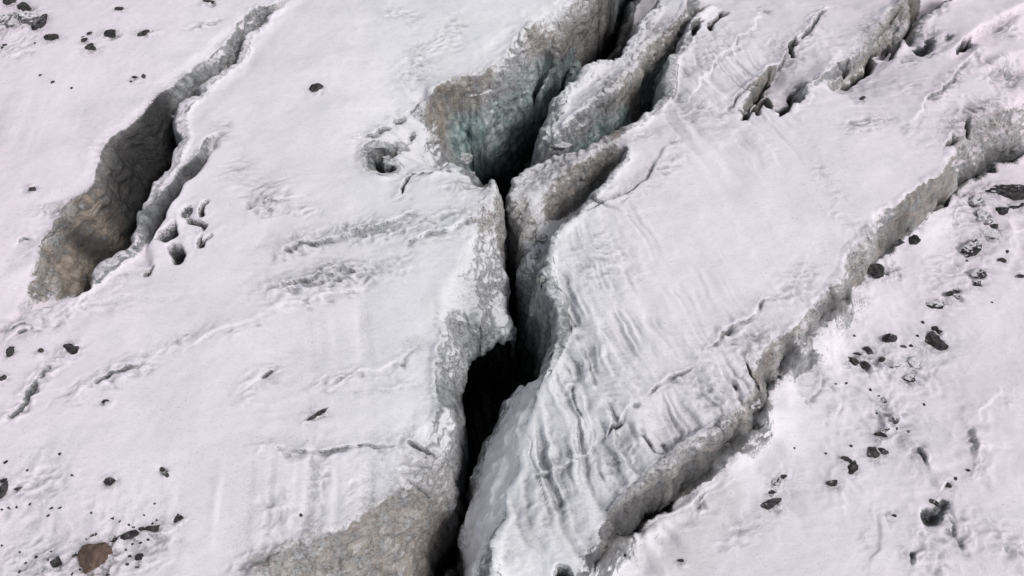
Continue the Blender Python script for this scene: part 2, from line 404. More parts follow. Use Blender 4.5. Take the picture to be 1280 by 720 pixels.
dust = np.maximum.reduce([
    area([(600, 100), (650, 40), (690, -10), (790, -60), (760, 0), (735, 40), (700, 75), (665, 92), (640, 120), (600, 125)], -1.5, 5),
    .7 * area([(570, 110), (640, 90), (668, 100), (655, 120), (610, 128), (580, 136), (560, 125)], -2.5, 5),
    area([(560, 260), (640, 240), (645, 430), (590, 445), (560, 480), (540, 480), (545, 410)], -2, 5),
    area([(495, 545), (560, 500), (565, 600), (495, 620), (440, 655), (380, 675), (330, 715), (300, 720)], -1, 5),
    area([(666, 180), (728, 80), (800, 30), (870, -30), (868, 40), (806, 85), (780, 105), (730, 150)], -1.2, 5),
    .8 * area([(640, 226), (690, 190), (780, 184), (735, 215), (690, 250), (670, 340), (650, 340)], -2, 5),
    .8 * area([(1165, 215), (1180, 165), (1290, 90), (1340, 100), (1290, 190), (1200, 230)], -2, 6),
    .8 * area([(1020, 110), (1060, 50), (1130, 0), (1150, 30), (1080, 90)], -.6, 5),
    1.0 * area([(1000, 390), (1060, 310), (1100, 270), (1120, 280), (1060, 350), (1000, 430), (930, 520), (860, 590), (760, 690), (735, 690), (800, 610), (860, 555), (930, 500)], -1.5, 5),
    .8 * area([(58, 300), (84, 276), (98, 266), (104, 276), (80, 300), (60, 322)], -1.6, 2.5),
    .7 * area([(44, 330), (56, 322), (62, 340), (58, 372), (40, 376)], -1.6, 3),
    .9 * area([(225, 130), (320, 10), (340, 0), (330, 40), (230, 140), (160, 180), (140, 190)], -1, 5),
    .5 * area([(420, 740), (440, 670), (500, 620), (560, 600), (560, 740)], -3, 6),
    .8 * area([(320, 716), (357, 690), (380, 670), (420, 662), (440, 690), (400, 705), (370, 730), (310, 740)], -1, 5),
    .5 * area([(170, 330), (215, 225), (280, 165), (280, 190), (225, 245), (190, 320)], -.8, 4)])
# faint pinkish lens tint towards the frame edges, painted into the outer snow
nb = noise2(18, seed=31)
pink = np.clip(.03 + (np.abs(XX) - 8) / 42 + .10 * nb, 0, 1)
pink = np.maximum(pink, np.clip((30 - YY) / 22, 0, 1) * np.clip((np.abs(XX) - 14) / 14, 0, 1))

# ---- the stones (used twice: the snow is rough and dusty around them)
BL, TL = 'rocks scattered on the lower left snow', 'rocks on the upper left snow'
RU, RM, RL = 'rocks at the upper right of the snowfield', 'rocks in the middle of the right snowfield', 'rocks on the lower right snowfield'
# px, py, width, height, label, kind, group [, angle]
ROCKS = [
    (123, 699, 33, 33, 'large smooth brown boulder at the bottom left, biggest rock of the lower left scatter', 'brown', BL),
    (15, 2, 15, 10, 'dark brown rock cut by the top edge of the photo in the upper left corner', 'dark', TL),
    (31, 10, 14, 12, 'round dark rock just above the largest black rock of the upper left corner', 'dark', TL),
    (50, 29, 14, 22, 'largest black rock of the upper left corner, beside a snow-dusted stone', 'dark', TL),
    (33, 27, 22, 18, 'snow-dusted grey stone leaning on the largest black rock, upper left corner', 'grey', TL),
    (8, 28, 30, 20, 'pale grey snow-covered boulder cut by the left edge, upper left corner', 'grey', TL),
    (67, 48, 14, 8, 'oval dark rock alone below the boulder pile of the upper left corner', 'dark', TL),
    (115, 60, 12, 9, 'lowest dark stone of the trio at top left', 'dark', TL),
    (107, 51, 8, 6, 'middle dark stone of the trio at top left', 'dark', TL),
    (114, 42, 7, 4, 'uppermost small stone of the trio at top left', 'dark', TL),
    (139, 42, 13, 8, 'dark stone right of the trio at top left', 'dark', TL),
    (182, 40, 14, 5, 'thin curved stone sliver farthest right on the upper left snow', 'dark', TL, -25),
    (150, 11, 9, 4, 'flat dark stone near the top edge above the trio at top left', 'dark', TL),
    (262, 2, 12, 4, 'flat black stone at the top edge near the thin end of the left crevasse', 'dark', TL),
    (168, 97, 8, 4, 'small flat dark stone above the brown wall of the left crevasse', 'dark', TL),
    (164, 102, 5, 3, 'smallest stone just under the small flat stone above the left crevasse', 'dark', TL),
    (180, 96, 4, 6, 'upright dark chip right of the small flat stone above the left crevasse', 'dark', TL),
    (40, 237, 8, 5, 'lone dark stone on the smooth snow left of the left crevasse', 'dark', TL),
    (396, 110, 11, 9, 'lone dark stone on the wide snow left of the central crevasse top', 'dark', None),
    (88, 435, 15, 12, 'dark angular rock alone below the brown mouth of the left crevasse', 'dark', None),
    (13, 439, 9, 9, 'dark angular stone near the left edge, level with the lone angular rock', 'dark', None),
    (51, 439, 6, 5, 'little round stone between two dark angular rocks below the left crevasse', 'dark', None),
    (3, 473, 7, 7, 'dark stone on the left edge above the diagonal snow crack', 'dark', None),
    (131, 502, 8, 4, 'flat black stone alone below the long diagonal snow creases', 'dark', None),
    (398, 517, 19, 4, 'thin curved black stone sliver on the snow of the left slab', 'dark', None, -35),
    (376, 644, 4, 3, 'lone black chip on the snow above the brown ice face', 'dark', None),
    (139, 601, 11, 8, 'dark kidney-shaped stone alone on snow above the brown boulder', 'dark', BL),
    (203, 586, 6, 5, 'upper of two small touching stones right of the kidney-shaped stone', 'dark', BL),
    (208, 594, 5, 4, 'lower of two small touching stones right of the kidney-shaped stone', 'dark', BL),
    (5, 610, 8, 18, 'long dark rock leaning on the left edge, lower left', 'dark', BL, 15),
    (5, 600, 8, 5, 'dark stone just above the long dark rock on the left edge', 'dark', BL),
    (24, 611, 9, 4, 'flat stone just right of the long dark rock on the left edge', 'dark', BL),
    (7, 578, 5, 4, 'round black pebble near the left edge above the long dark rock', 'dark', BL),
    (161, 669, 20, 7, 'long flat stone slab with a snowy top right above the brown boulder', 'dark', BL, -15),
    (193, 662, 15, 12, 'wedge-shaped grey-brown rock right of the long flat slab', 'dark', BL),
    (179, 662, 8, 4, 'small dark stone between the long flat slab and the wedge-shaped rock', 'dark', BL),
    (223, 648, 9, 8, 'triangular stone farthest right of the lower left scatter', 'dark', BL),
    (175, 697, 8, 7, 'dark round stone right of the brown boulder', 'dark', BL),
    (143, 673, 7, 7, 'small dark stone directly above the brown boulder', 'snowy', BL),
    (73, 702, 13, 9, 'jagged dark stone left of the brown boulder', 'dark', BL, -20),
    (54, 712, 11, 7, 'snow-capped stone at the bottom edge left of the brown boulder', 'snowy', BL),
    (94, 692, 8, 6, 'snow-capped pebble close to the left side of the brown boulder', 'snowy', BL),
    # right snowfield
    (1257, 240, 40, 15, 'largest black rock at the right edge, upper end of the snowfield', 'dark', RU, 8),
    (1270, 256, 18, 12, 'dark rock below the right end of the largest black rock', 'snowy', RU),
    (1252, 264, 12, 11, 'small dark rock under the middle of the largest black rock', 'dark', RU),
    (1222, 251, 15, 15, 'brown-edged snowy stone left of the largest black rock', 'grey', RU),
    (1229, 272, 14, 15, 'pale snow-covered stone below the brown-edged snowy stone', 'grey', RU),
    (1243, 283, 8, 6, 'little dark stone right of the pale snow-covered stone', 'dark', RU),
    (1236, 294, 22, 14, 'wide grey snow-dusted rock above the tilted black rock', 'grey', RU),
    (1215, 309, 22, 18, 'tilted black rock at the foot of the upper right rock pile', 'snowy', RU, -35),
    (1224, 342, 14, 9, 'dark snow-topped rock alone below the upper right rock pile', 'snowy', RU),
    (1221, 354, 8, 7, 'small rock touching the underside of the dark snow-topped rock', 'snowy', RU),
    (1252, 326, 7, 5, 'curved black chip right of the dark snow-topped rock', 'dark', RU),
    (1259, 315, 5, 4, 'thin black chip above the curved black chip', 'dark', RU),
    (1275, 345, 6, 4, 'black chip nearest the right edge below the rock pile', 'dark', RU),
    (1095, 340, 18, 15, 'rounded black rock at the foot of the ice cliff', 'dark', None),
    (1142, 298, 11, 11, 'black round rock at the cliff foot, right of a long flat stone', 'dark', None),
    (1122, 303, 24, 8, 'long flat dark stone at the cliff foot beside a black round rock', 'dark', None, -25),
    (1165, 427, 22, 20, 'biggest black rock of the middle snowfield', 'dark', RM),
    (1168, 411, 9, 6, 'dark stone just above the biggest black rock of the middle snowfield', 'dark', RM),
    (1175, 415, 6, 6, 'small stone on the upper right shoulder of the biggest middle rock', 'dark', RM),
    (1172, 380, 17, 9, 'snow-topped dark rock pair above the biggest middle rock', 'snowy', RM),
    (1186, 367, 7, 5, 'left stone of the little trio above the snow-topped dark rock', 'dark', RM),
    (1194, 362, 7, 5, 'top stone of the little trio above the snow-topped dark rock', 'snowy', RM),
    (1196, 370, 6, 6, 'right stone of the little trio above the snow-topped dark rock', 'grey', RM),
    (1112, 424, 12, 9, 'pointed black rock left of the biggest middle rock', 'dark', RM),
    (1084, 438, 9, 10, 'curved black rock below left of the pointed black rock', 'dark', RM, -40),
    (1073, 442, 8, 4, 'flat black stone left of the curved black rock', 'dark', RM),
    (1065, 451, 11, 8, 'black angular stone, leftmost of the middle snowfield rocks', 'dark', RM, 30),
    (1081, 456, 8, 8, 'black split stone under the curved black rock', 'dark', RM),
    (1102, 450, 8, 5, 'black elongated stone under the pointed black rock', 'dark', RM, -35),
    (1127, 433, 4, 4, 'left of two black pebbles right of the pointed rock', 'dark', RM),
    (1131, 434, 4, 4, 'right of two black pebbles right of the pointed rock', 'dark', RM),
    (1139, 432, 5, 4, 'lone black pebble just left of the biggest middle rock', 'dark', RM),
    (1153, 403, 3, 4, 'tiny pebble above left of the biggest middle rock', 'dark', RM),
    (1117, 455, 11, 7, 'grey snow-dusted stone below the black pebbles', 'grey', RM),
    (1145, 455, 13, 12, 'grey snow-dusted rock below the biggest middle rock', 'grey', RM),
    (1140, 474, 12, 8, 'snow-topped dark stone below the grey snow-dusted rock', 'snowy', RM),
    (1105, 501, 9, 6, 'dark stone on the rough patch below the middle rocks', 'snowy', RM, -30),
    (1117, 523, 9, 9, 'grey stone low on the rough patch', 'grey', RM),
    (1106, 537, 9, 5, 'dark flat stone at the lower end of the rough patch', 'snowy', RM),
    (965, 629, 18, 11, 'black rock at lower right, largest near the ice cliff foot', 'dark', RL),
    (964, 615, 8, 6, 'small black stone just above the black rock near the cliff foot', 'dark', RL),
    (971, 603, 8, 9, 'second stone up from the black rock near the cliff foot', 'snowy', RL),
    (979, 596, 8, 4, 'topmost stone of the short row above the black rock', 'dark', RL),
    (1041, 604, 11, 6, 'flat black stone at the lower end of the crescent rock', 'dark', RL, -15),
    (1058, 574, 10, 6, 'dark upper tip stone of the crescent rock', 'dark', RL, 20),
    (1065, 584, 10, 13, 'black crescent rock on the lower right snow', 'dark', RL, 20),
    (1091, 566, 13, 10, 'black blocky rock, left of a leaf-shaped stone', 'dark', RL),
    (1103, 563, 11, 7, 'leaf-shaped black stone beside a blocky rock', 'dark', RL, 20),
    (1102, 543, 13, 6, 'black flat stone above the blocky rock and leaf-shaped stone', 'dark', RL, 15),
    (1185, 606, 6, 8, 'narrow dark stone above the grey scooped hollow', 'dark', RL, -50),
    (1168, 628, 6, 8, 'black upper tip of the grey scooped hollow, put in as a stone', 'dark', RL, -50),  # added stone stands in for the dark tip of the hollow
    (1194, 598, 4, 4, 'tiny pebble right of the narrow dark stone above the hollow', 'dark', RL),
    (1210, 588, 4, 4, 'tiny black pebble under the short vertical crack, far right', 'dark', RL),
    (1118, 645, 5, 3, 'small dark chip left of the grey scooped hollow', 'dark', RL),
    (852, 702, 6, 4, 'small black stone near the bottom edge, right of the cliff foot', 'dark', RL),
    (779, 694, 7, 4, 'small dark stone by the bottom end of the ice cliff', 'dark', RL),
    (943, 505, 12, 13, 'pale grey stone in the gap at the foot of the cliff', 'grey', None),
    (941, 517, 6, 5, 'black pebble just below the pale grey stone at the cliff foot', 'dark', None),
    (950, 532, 12, 5, 'flat dark stone at the cliff foot below the pale grey stone', 'dark', None, -25),
    (912, 556, 11, 5, 'black stone at the cliff foot above the dark undercut', 'dark', None),
    (964, 477, 6, 6, 'dark pebble at the cliff foot above the pale grey stone', 'dark', None),
    (974, 470, 5, 5, 'smallest dark pebble at the cliff foot, middle of the cliff', 'dark', None),
    (1043, 378, 8, 5, 'dark stone lying in the snow at the upper middle of the cliff foot', 'snowy', None),
    (1079, 123, 6, 5, 'lone black stone on the snow of the upper right slab', 'dark', None),
    (1165, 64, 9, 3, 'thin black stone below the rough cracks of the upper right slab', 'dark', None),
]
grit = zero()
for r in ROCKS:
    if r[2] > 5:
        zr = -5 if r[6] in (RU, RM, RL) else 0
        blob(scour, r[0], r[1] + 2, r[2] * 1.0 + 2, r[3] * .8 + 2, .75, zr)
        blob(grit, r[0], r[1] + 2, r[2] * .75 + 1, r[3] * .7 + 1, 1, zr)
# ---- cracks and small steps: line, height, half width, depth, step (raised on its left)
CR = [([(442, 172), (470, 158), (495, 141), (540, 111), (572, 99)], 0, .16, .22, .25),
      ([(340, 321), (380, 305), (430, 298), (470, 290), (500, 275), (525, 267)], 0, .16, .2, .35),
      ([(510, 310), (540, 295), (575, 282), (600, 272)], 0, .16, .2, .3),
      ([(330, 362), (370, 352), (420, 345), (455, 338), (470, 336)], 0, .15, .22, .3),
      ([(340, 385), (380, 378), (425, 368), (460, 360)], 0, .15, .15, .2),
      ([(0, 531), (25, 505), (40, 485), (58, 463), (72, 450)], 0, .2, .35, .2),
      ([(85, 502), (118, 481), (150, 463), (183, 450)], 0, .16, .2, .15),
      ([(230, 437), (250, 426), (272, 413), (300, 402), (335, 390), (370, 380)], 0, .15, .16, .15),
      ([(298, 492), (312, 480), (330, 466), (344, 456)], 0, .1, .3, .1),
      ([(388, 518), (398, 519), (405, 512), (408, 508)], 0, .1, .35, .1),
      ([(405, 478), (440, 468), (475, 461), (500, 450), (525, 428)], 0, .12, .14, .1),
      ([(340, 561), (400, 561), (450, 562), (495, 552)], 0, .12, .18, .12),
      ([(495, 552), (515, 556), (535, 560), (552, 572)], -.6, .16, .35, .2),
      ([(497, 604), (515, 608), (540, 620), (558, 625)], -1.5, .16, .3, .3),
      ([(597, 400), (593, 420), (598, 438)], -2, .14, .5, 0),
      ([(660, 594), (688, 588), (705, 575), (738, 556), (748, 542)], 0, .2, .45, .35),
      ([(748, 542), (762, 531), (785, 512), (800, 503)], 0, .16, .35, .25),
      ([(806, 496), (830, 480), (862, 456)], 0, .12, .3, .15),
      ([(882, 437), (897, 427), (910, 414), (940, 388), (965, 370)], 0, .14, .28, .25),
      ([(905, 465), (914, 480), (918, 500), (924, 517)], -.2, .2, .6, .2),
      ([(930, 447), (937, 465), (943, 492)], -.6, .2, .5, 0),
      ([(850, 180), (815, 205), (795, 235), (770, 245)], 0, .16, .25, .2),
      ([(732, 235), (742, 248), (755, 254), (735, 262)], 0, .13, .28, .2),
      ([(1060, 162), (1090, 155), (1110, 149)], 0, .1, .1, .08),
      ([(1110, 126), (1130, 116), (1142, 112)], 0, .1, .12, .08),
      ([(1122, 62), (1135, 45), (1150, 36)], -.2, .2, .5, .1),
      ([(502, 243), (512, 225), (520, 209)], 0, .22, 1.6, 0),
      ([(480, 177), (495, 172), (506, 160), (512, 148), (518, 138)], 0, .2, 1.0, 0),
      ([(128, 362), (140, 345), (152, 332), (156, 324)], 0, .1, .25, .1),
      ([(75, 400), (95, 388), (103, 375), (110, 368), (128, 360)], 0, .14, .3, .15),
      ([(0, 412), (20, 408), (35, 405)], 0, .14, .3, .1), ([(5, 424), (18, 414), (40, 406)], 0, .14, .3, .1), ([(30, 412), (50, 407)], 0, .12, .25, .1),
      ([(12, 312), (22, 300), (42, 294)], -.2, .12, .4, .1), ([(25, 322), (45, 305), (60, 290), (85, 272)], -.3, .14, .5, .1),
      ([(320, 252), (340, 246), (365, 248), (382, 250)], 0, .12, .25, .1), ([(324, 235), (332, 252), (338, 256)], 0, .12, .3, 0),
      ([(682, 340), (687, 350), (680, 360)], -.3, .25, .9, 0), ([(692, 452), (700, 442)], 0, .15, .8, 0),
      ([(715, 475), (722, 510), (735, 540)], 0, .12, .15, .1), ([(705, 370), (716, 400), (720, 430)], 0, .12, .15, .1),
      ([(755, 500), (770, 535), (795, 560)], 0, .1, .12, .1), ([(740, 545), (760, 590), (775, 610)], 0, .12, .16, .1),
      ([(800, 540), (825, 565), (840, 570)], 0, .12, .3, .1), ([(835, 545), (842, 565)], 0, .15, .35, .1)]
CR += [([(905, 150), (930, 120), (960, 92), (985, 62), (1010, 38), (1050, -10)], 0, .14, .3, .45), ([(860, 130), (880, 100), (905, 70), (930, 40), (960, 0)], 0, .12, .2, .25), ([(1000, 120), (1040, 92), (1080, 60), (1120, 20), (1150, -15)], -.2, .14, .4, .5), ([(1130, 160), (1160, 130), (1190, 100), (1230, 62)], 0, .1, .15, .3), (sc_base, 0, .3, .7, 0), ([(1137, 558), (1145, 575), (1160, 595)], -5, .18, .3, .15), ([(1217, 532), (1219, 548), (1222, 565)], -4.8, .14, .7, .3), ([(1218, 575), (1214, 600)], -4.8, .14, .3, .1),
       ([(1044, 480), (1056, 481), (1070, 481), (1085, 490)], -5, .1, .2, .1), ([(1044, 518), (1050, 505), (1057, 494)], -5, .08, .3, .05),
       ([(1170, 615), (1182, 607), (1190, 600)], -4.9, .15, .35, .2), ([(1225, 530), (1245, 498), (1253, 485)], -4.9, .1, .12, .1),
       ([(1138, 690), (1142, 715)], -4.8, .12, .3, .2), ([(1180, 650), (1200, 690)], -4.8, .1, .12, .1), ([(1100, 640), (1095, 690), (1085, 715)], -5, .2, .15, .1),
       ([(1035, 470), (1015, 500)], -5.2, .25, .12, .05), ([(870, 640), (900, 620), (930, 600)], -5.5, .3, .15, .05), ([(820, 660), (870, 635), (905, 605)], -5.6, .3, .2, .1),
       ([(1090, 395), (1060, 400), (1050, 385)], -5, .3, .1, .05), ([(1060, 330), (1040, 380), (1010, 430)], -5, .2, .12, 0)]
cmod = np.clip(.5 + .9 * noise2(2.6, seed=61) + .8 * noise2(.6, seed=62), 0, 1.4)
for pts, z, hw, dep, st in CR:
    hw = max(.075, hw * .5); dep = dep * .95; st *= 1.2
    s_, d, sd = linedist(pts, z, 3.6)
    tap = np.clip(np.sin(np.pi * np.clip(FRAC, .0, 1)) * 1.6, 0, 1)
    cm = (cmod[s_] if dep < .7 else np.clip(.4 + cmod[s_], 0, 1)) * tap
    Z[s_] -= dep * cm * np.exp(-(d / hw) ** 2)
    Z[s_] += 1.5 * st * tap * np.exp(-d / 1.3) * np.clip(sd, 0, 1) * (1 - np.exp(-(d / .15) ** 2))
    crack[s_] = np.maximum(crack[s_], np.exp(-(d / (hw * 1.15)) ** 2) * min(1, dep * 3) * cm)
    scour[s_] = np.maximum(scour[s_], .7 * np.clip(cmod[s_], .2, 1) * np.exp(-(d / .9) ** 2))
# ---- holes melted through the snow
CR += [([(1046, 66), (1062, 52), (1078, 44), (1096, 30), (1112, 14)], 0, .1, .5, .2), ([(1034, 84), (1050, 78), (1066, 62), (1082, 52), (1100, 40)], 0, .1, .5, .2), ([(1012, 104), (1026, 98), (1040, 86), (1044, 70)], 0, .1, .5, .2), ([(1050, 92), (1056, 106), (1060, 112)], 0, .1, .4, .1),
       ([(1084, 36), (1100, 34), (1116, 20)], 0, .1, .4, .2), ([(934, 146), (942, 128), (946, 112), (956, 98), (966, 84)], 0, .12, .7, .2), ([(944, 148), (954, 134), (962, 132), (972, 118)], 0, .12, .6, .2), ([(985, 60), (996, 46), (1010, 40), (1020, 30)], 0, .1, .3, .2),
       ([(1158, 56), (1164, 46), (1170, 36), (1166, 28)], -.2, .1, .5, .1), ([(1172, 48), (1180, 46), (1184, 42)], -.2, .09, .5, .1), ([(1180, 32), (1192, 28)], -.2, .09, .4, .1), ([(1140, 64), (1148, 72), (1156, 70)], -.2, .09, .3, .1), ([(1086, 98), (1096, 96), (1104, 100), (1098, 106)], 0, .08, .3, .05),
       ([(1178, 176), (1192, 168), (1204, 172), (1215, 165)], 0, .12, .5, .2), ([(1208, 150), (1214, 160), (1220, 152)], 0, .1, .5, .1), ([(1240, 176), (1256, 168), (1270, 152), (1284, 146)], -1, .12, .5, .2), ([(1230, 58), (1236, 80), (1236, 98)], 0, .12, .5, .1), ([(1256, 90), (1268, 84), (1282, 68)], -.5, .12, .5, .1),
       ([(845, 62), (856, 84), (870, 100)], 0, .1, .25, .1), ([(836, 92), (852, 110), (868, 128)], 0, .1, .25, .1), ([(838, 70), (846, 80), (852, 92)], 0, .12, .3, .15), ([(834, 96), (842, 102), (848, 106)], 0, .12, .35, .1), ([(880, 30), (920, 60), (950, 90)], 0, .09, .15, .08), ([(905, 10), (940, 40), (970, 60)], 0, .09, .15, .08),
       ([(708, 222), (716, 232), (722, 240)], -.4, .1, .3, .1), ([(735, 236), (742, 252), (730, 258)], 0, .1, .3, .1), ([(690, 262), (700, 262), (712, 256)], -.4, .1, .3, .1)]
HO = [([(463, 182), (480, 178), (494, 172), (500, 174), (488, 181), (480, 186), (481, 197), (489, 205), (479, 213), (463, 212)], 0, 9),
      ([(520, 214), (530, 206), (544, 209), (552, 206), (553, 190), (558, 188), (560, 204), (552, 212), (535, 213)], -.4, 5),
      ([(200, 293), (206, 284), (216, 279), (219, 283), (217, 292), (210, 297)], 0, 2.2), ([(203, 315), (208, 306), (216, 305), (221, 312), (217, 321), (207, 321)], 0, 2.2),
      ([(236, 276), (243, 276), (247, 283), (243, 286)], 0, 1.4), ([(240, 291), (248, 297), (256, 293), (254, 301), (245, 303)], 0, 1.3), ([(252, 268), (258, 252), (262, 256), (257, 268)], 0, 1.2),
      ([(226, 270), (234, 262), (240, 264), (232, 273)], 0, .8), ([(178, 338), (184, 331), (191, 327), (189, 333), (181, 340)], 0, 1.2),
      ([(694, 716), (700, 709), (710, 707), (715, 711), (714, 724), (696, 726)], 0, 4), ([(694, 626), (700, 619), (706, 616), (703, 622)], 0, 1.0), ([(680, 639), (682, 634), (687, 631), (685, 637)], 0, 1.0),
      ([(866, 36), (863, 28), (868, 21), (876, 18), (872, 25)], 0, 1.6), ([(888, 22), (896, 12), (904, 2), (906, 6), (897, 20), (890, 26)], 0, 1.6), ([(988, 52), (992, 49), (995, 53), (988, 63)], 0, 1.2),
      ([(1200, 62), (1204, 55), (1214, 50), (1216, 55), (1208, 62)], 0, 1.6), ([(1156, 57), (1160, 45), (1166, 38), (1168, 42), (1162, 56)], -.3, 1.0), ([(1175, 50), (1181, 44), (1184, 46), (1178, 50)], -.3, .8),
      ([(950, 140), (955, 125), (962, 118), (966, 124), (958, 136)], -.2, 2), ([(927, 150), (932, 138), (940, 136), (936, 147)], -.2, 2), ([(1048, 84), (1058, 76), (1062, 78), (1056, 86)], -.2, 1.2),
      ([(1152, 660), (1157, 643), (1168, 630), (1182, 635), (1168, 648), (1156, 661)], -4.9, .9), ([(1147, 268), (1160, 260), (1176, 252), (1170, 262), (1152, 270)], -5.2, 1.2),
      ([(1232, 206), (1248, 192), (1272, 182), (1276, 186), (1255, 200), (1236, 208)], -5.2, 1.0)]
HO += [(q, 0, 1.3) for q in ([(952, 98), (958, 88), (965, 82), (962, 95), (955, 106)], [(962, 128), (968, 120), (975, 122), (968, 134)], [(972, 137), (978, 128), (983, 130), (976, 141)], [(943, 121), (950, 107), (955, 110), (948, 125)],
         [(1178, 178), (1184, 170), (1192, 170), (1186, 179)], [(1206, 156), (1212, 150), (1218, 158), (1211, 163)])]
HO += [([(980, 129), (996, 112), (1009, 105), (999, 120), (984, 134)], 0, 2.2), ([(1068, 93), (1080, 74), (1092, 60), (1103, 50), (1101, 57), (1089, 77), (1074, 94)], -.5, 1.8), ([(1142, 22), (1146, 0), (1183, -3), (1166, 14), (1151, 25), (1137, 38), (1120, 62), (1121, 52), (1134, 34)], -.3, 3),
       ([(770, 682), (786, 660), (806, 645), (850, 611), (860, 611), (838, 634), (812, 655), (792, 668), (776, 684)], -5.2, 1.6)]
hole = zero()  # dark mask: the melted holes, plus shade painted on the walls
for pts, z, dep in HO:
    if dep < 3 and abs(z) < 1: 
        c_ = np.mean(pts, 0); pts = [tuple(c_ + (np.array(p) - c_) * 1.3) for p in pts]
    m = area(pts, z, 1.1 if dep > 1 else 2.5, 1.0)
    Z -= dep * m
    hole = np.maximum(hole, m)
hole = np.maximum.reduce([hole,  # from here shade painted on crevasse walls, gully, channel and fin faces
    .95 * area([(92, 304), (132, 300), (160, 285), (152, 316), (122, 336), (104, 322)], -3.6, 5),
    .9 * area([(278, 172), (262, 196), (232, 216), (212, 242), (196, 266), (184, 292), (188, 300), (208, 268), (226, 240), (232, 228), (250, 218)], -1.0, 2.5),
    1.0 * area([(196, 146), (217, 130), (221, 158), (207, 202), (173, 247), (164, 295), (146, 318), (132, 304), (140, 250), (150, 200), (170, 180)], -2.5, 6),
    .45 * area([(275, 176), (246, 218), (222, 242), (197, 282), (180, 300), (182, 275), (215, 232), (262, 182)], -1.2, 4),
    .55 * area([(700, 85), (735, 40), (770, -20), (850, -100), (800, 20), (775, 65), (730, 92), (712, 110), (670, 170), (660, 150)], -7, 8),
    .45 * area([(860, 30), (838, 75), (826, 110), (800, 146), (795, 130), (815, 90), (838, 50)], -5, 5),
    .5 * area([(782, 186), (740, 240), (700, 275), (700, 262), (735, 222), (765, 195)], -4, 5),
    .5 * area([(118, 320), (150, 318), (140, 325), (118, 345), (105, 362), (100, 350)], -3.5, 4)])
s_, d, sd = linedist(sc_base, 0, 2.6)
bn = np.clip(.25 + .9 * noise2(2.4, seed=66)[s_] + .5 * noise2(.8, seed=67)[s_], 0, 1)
hole[s_] = np.maximum(hole[s_], .95 * bn * np.exp(-(d / .9) ** 2))  # painted shade along the foot of the cliff
for a in [(745, 112, 50, 16, .9, -45), (695, 140, 30, 12, .9, -55), (820, 30, 30, 14, .9, -50), (690, 212, 45, 14, .9, -30), (655, 260, 14, 40, .8, 0)]:
    blob(scour, a[0], a[1], a[2], a[3], a[4], -1, a[5])
for a in [(715, 30, 50, 24, .8, -50), (640, 100, 40, 16, .8, -30)]:
    blob(scour, a[0], a[1], a[2], a[3], a[4], -1.5, a[5])
print('masks', round(time.time() - T0, 1))

# ---- relief of the snow itself
zb_l = blur(Z[::4, ::4].astype(np.float32), 2)
gy, gx = np.gradient(zb_l, HF * 4)
steep = np.repeat(np.repeat(np.hypot(gx, gy), 4, 0), 4, 1)[:ny, :nx]
steep = blur(np.pad(steep, ((0, max(0, ny - steep.shape[0])), (0, max(0, nx - steep.shape[1]))), mode='edge'), 3.5)
t_ = np.clip((steep - .7) / .95, 0, 1); cover = 1 - t_ * t_ * (3 - 2 * t_)
slope_l = area([(690, 440), (690, 470), (640, 640), (600, 745), (545, 745), (580, 615), (600, 560), (640, 490)], -3, 8)
cover = np.maximum(np.maximum(cover, 1.15 * slope_l), .5 * dust)
bare_ = np.maximum(area([(310, 740), (345, 700), (400, 676), (440, 664), (480, 640), (500, 618), (560, 628), (565, 680), (552, 745)], -2.2, 6), area([(58, 326), (98, 276), (130, 246), (160, 200), (165, 290), (150, 312), (120, 335), (108, 358), (75, 374), (40, 376)], -2.4, 5))
bare_ = np.maximum(bare_, area([(278, 172), (262, 190), (232, 214), (210, 238), (192, 262), (182, 292), (188, 302), (210, 268), (228, 238), (250, 218)], -1.0, 2.5))
bare_ = np.maximum(bare_, .75 * area([(1134, 6), (1122, 8), (1100, 30), (1070, 46), (1048, 68), (1036, 86), (1012, 108), (1030, 116), (1058, 104), (1088, 76), (1104, 54), (1134, 36)], -.8, 3))
bare_ = np.maximum(bare_, .7 * area([(966, 82), (950, 96), (940, 120), (930, 146), (944, 148), (962, 130), (976, 110)], -.5, 3))
cover = cover * (1 - .85 * bare_)
flat = 1 - np.clip((steep - .35) / .8, 0, 1)
Z += .32 * noise2(14, seed=11) + .16 * noise2(6, seed=12) + flat * (.06 * noise2(2.2, seed=13) + .02 * noise2(.8, seed=14))
lump = zero()
for a in [(1245, 290, 55, 70, 1), (1110, 450, 80, 40, 1), (1100, 530, 50, 50, .8), (1060, 590, 60, 40, .6), (970, 610, 30, 30, .6), (1170, 640, 40, 60, .7), (1160, 400, 50, 50, .6), (1215, 560, 50, 60, .5), (930, 640, 60, 30, .4)]:
    blob(lump, a[0], a[1], a[2], a[3], a[4], -5)
for a in [(80, 680, 110, 60, .6), (30, 620, 50, 50, .6), (20, 40, 40, 40, .6), (60, 395, 80, 20, .6), (60, 300, 40, 40, .5), (520, 180, 50, 40, .6), (240, 280, 40, 40, .5), (690, 60, 90, 70, .8), (1060, 70, 60, 50, .9), (960, 110, 40, 40, .9), (1160, 50, 40, 40, .7), (1240, 80, 40, 40, .7), (590, 240, 40, 40, .5), (600, 330, 40, 90, .6), (540, 580, 40, 50, .6), (370, 680, 60, 30, .7)]:
    blob(lump, a[0], a[1], a[2], a[3], a[4], 0)
lz = .16 * noise2(2.0, seed=71) + .13 * (1 - 2 * np.abs(noise2(1.1, seed=72))) + .08 * (1 - 2 * np.abs(noise2(.5, seed=73)))
Z += .75 * lump * sample(lz, XX + 1 * wx + .3 * hwx, YY + 1 * wy + .3 * hwy, HF).astype(np.float32)
rough = np.clip(scour * (.75 + .45 * noise2(1.6, seed=15)), 0, 1)
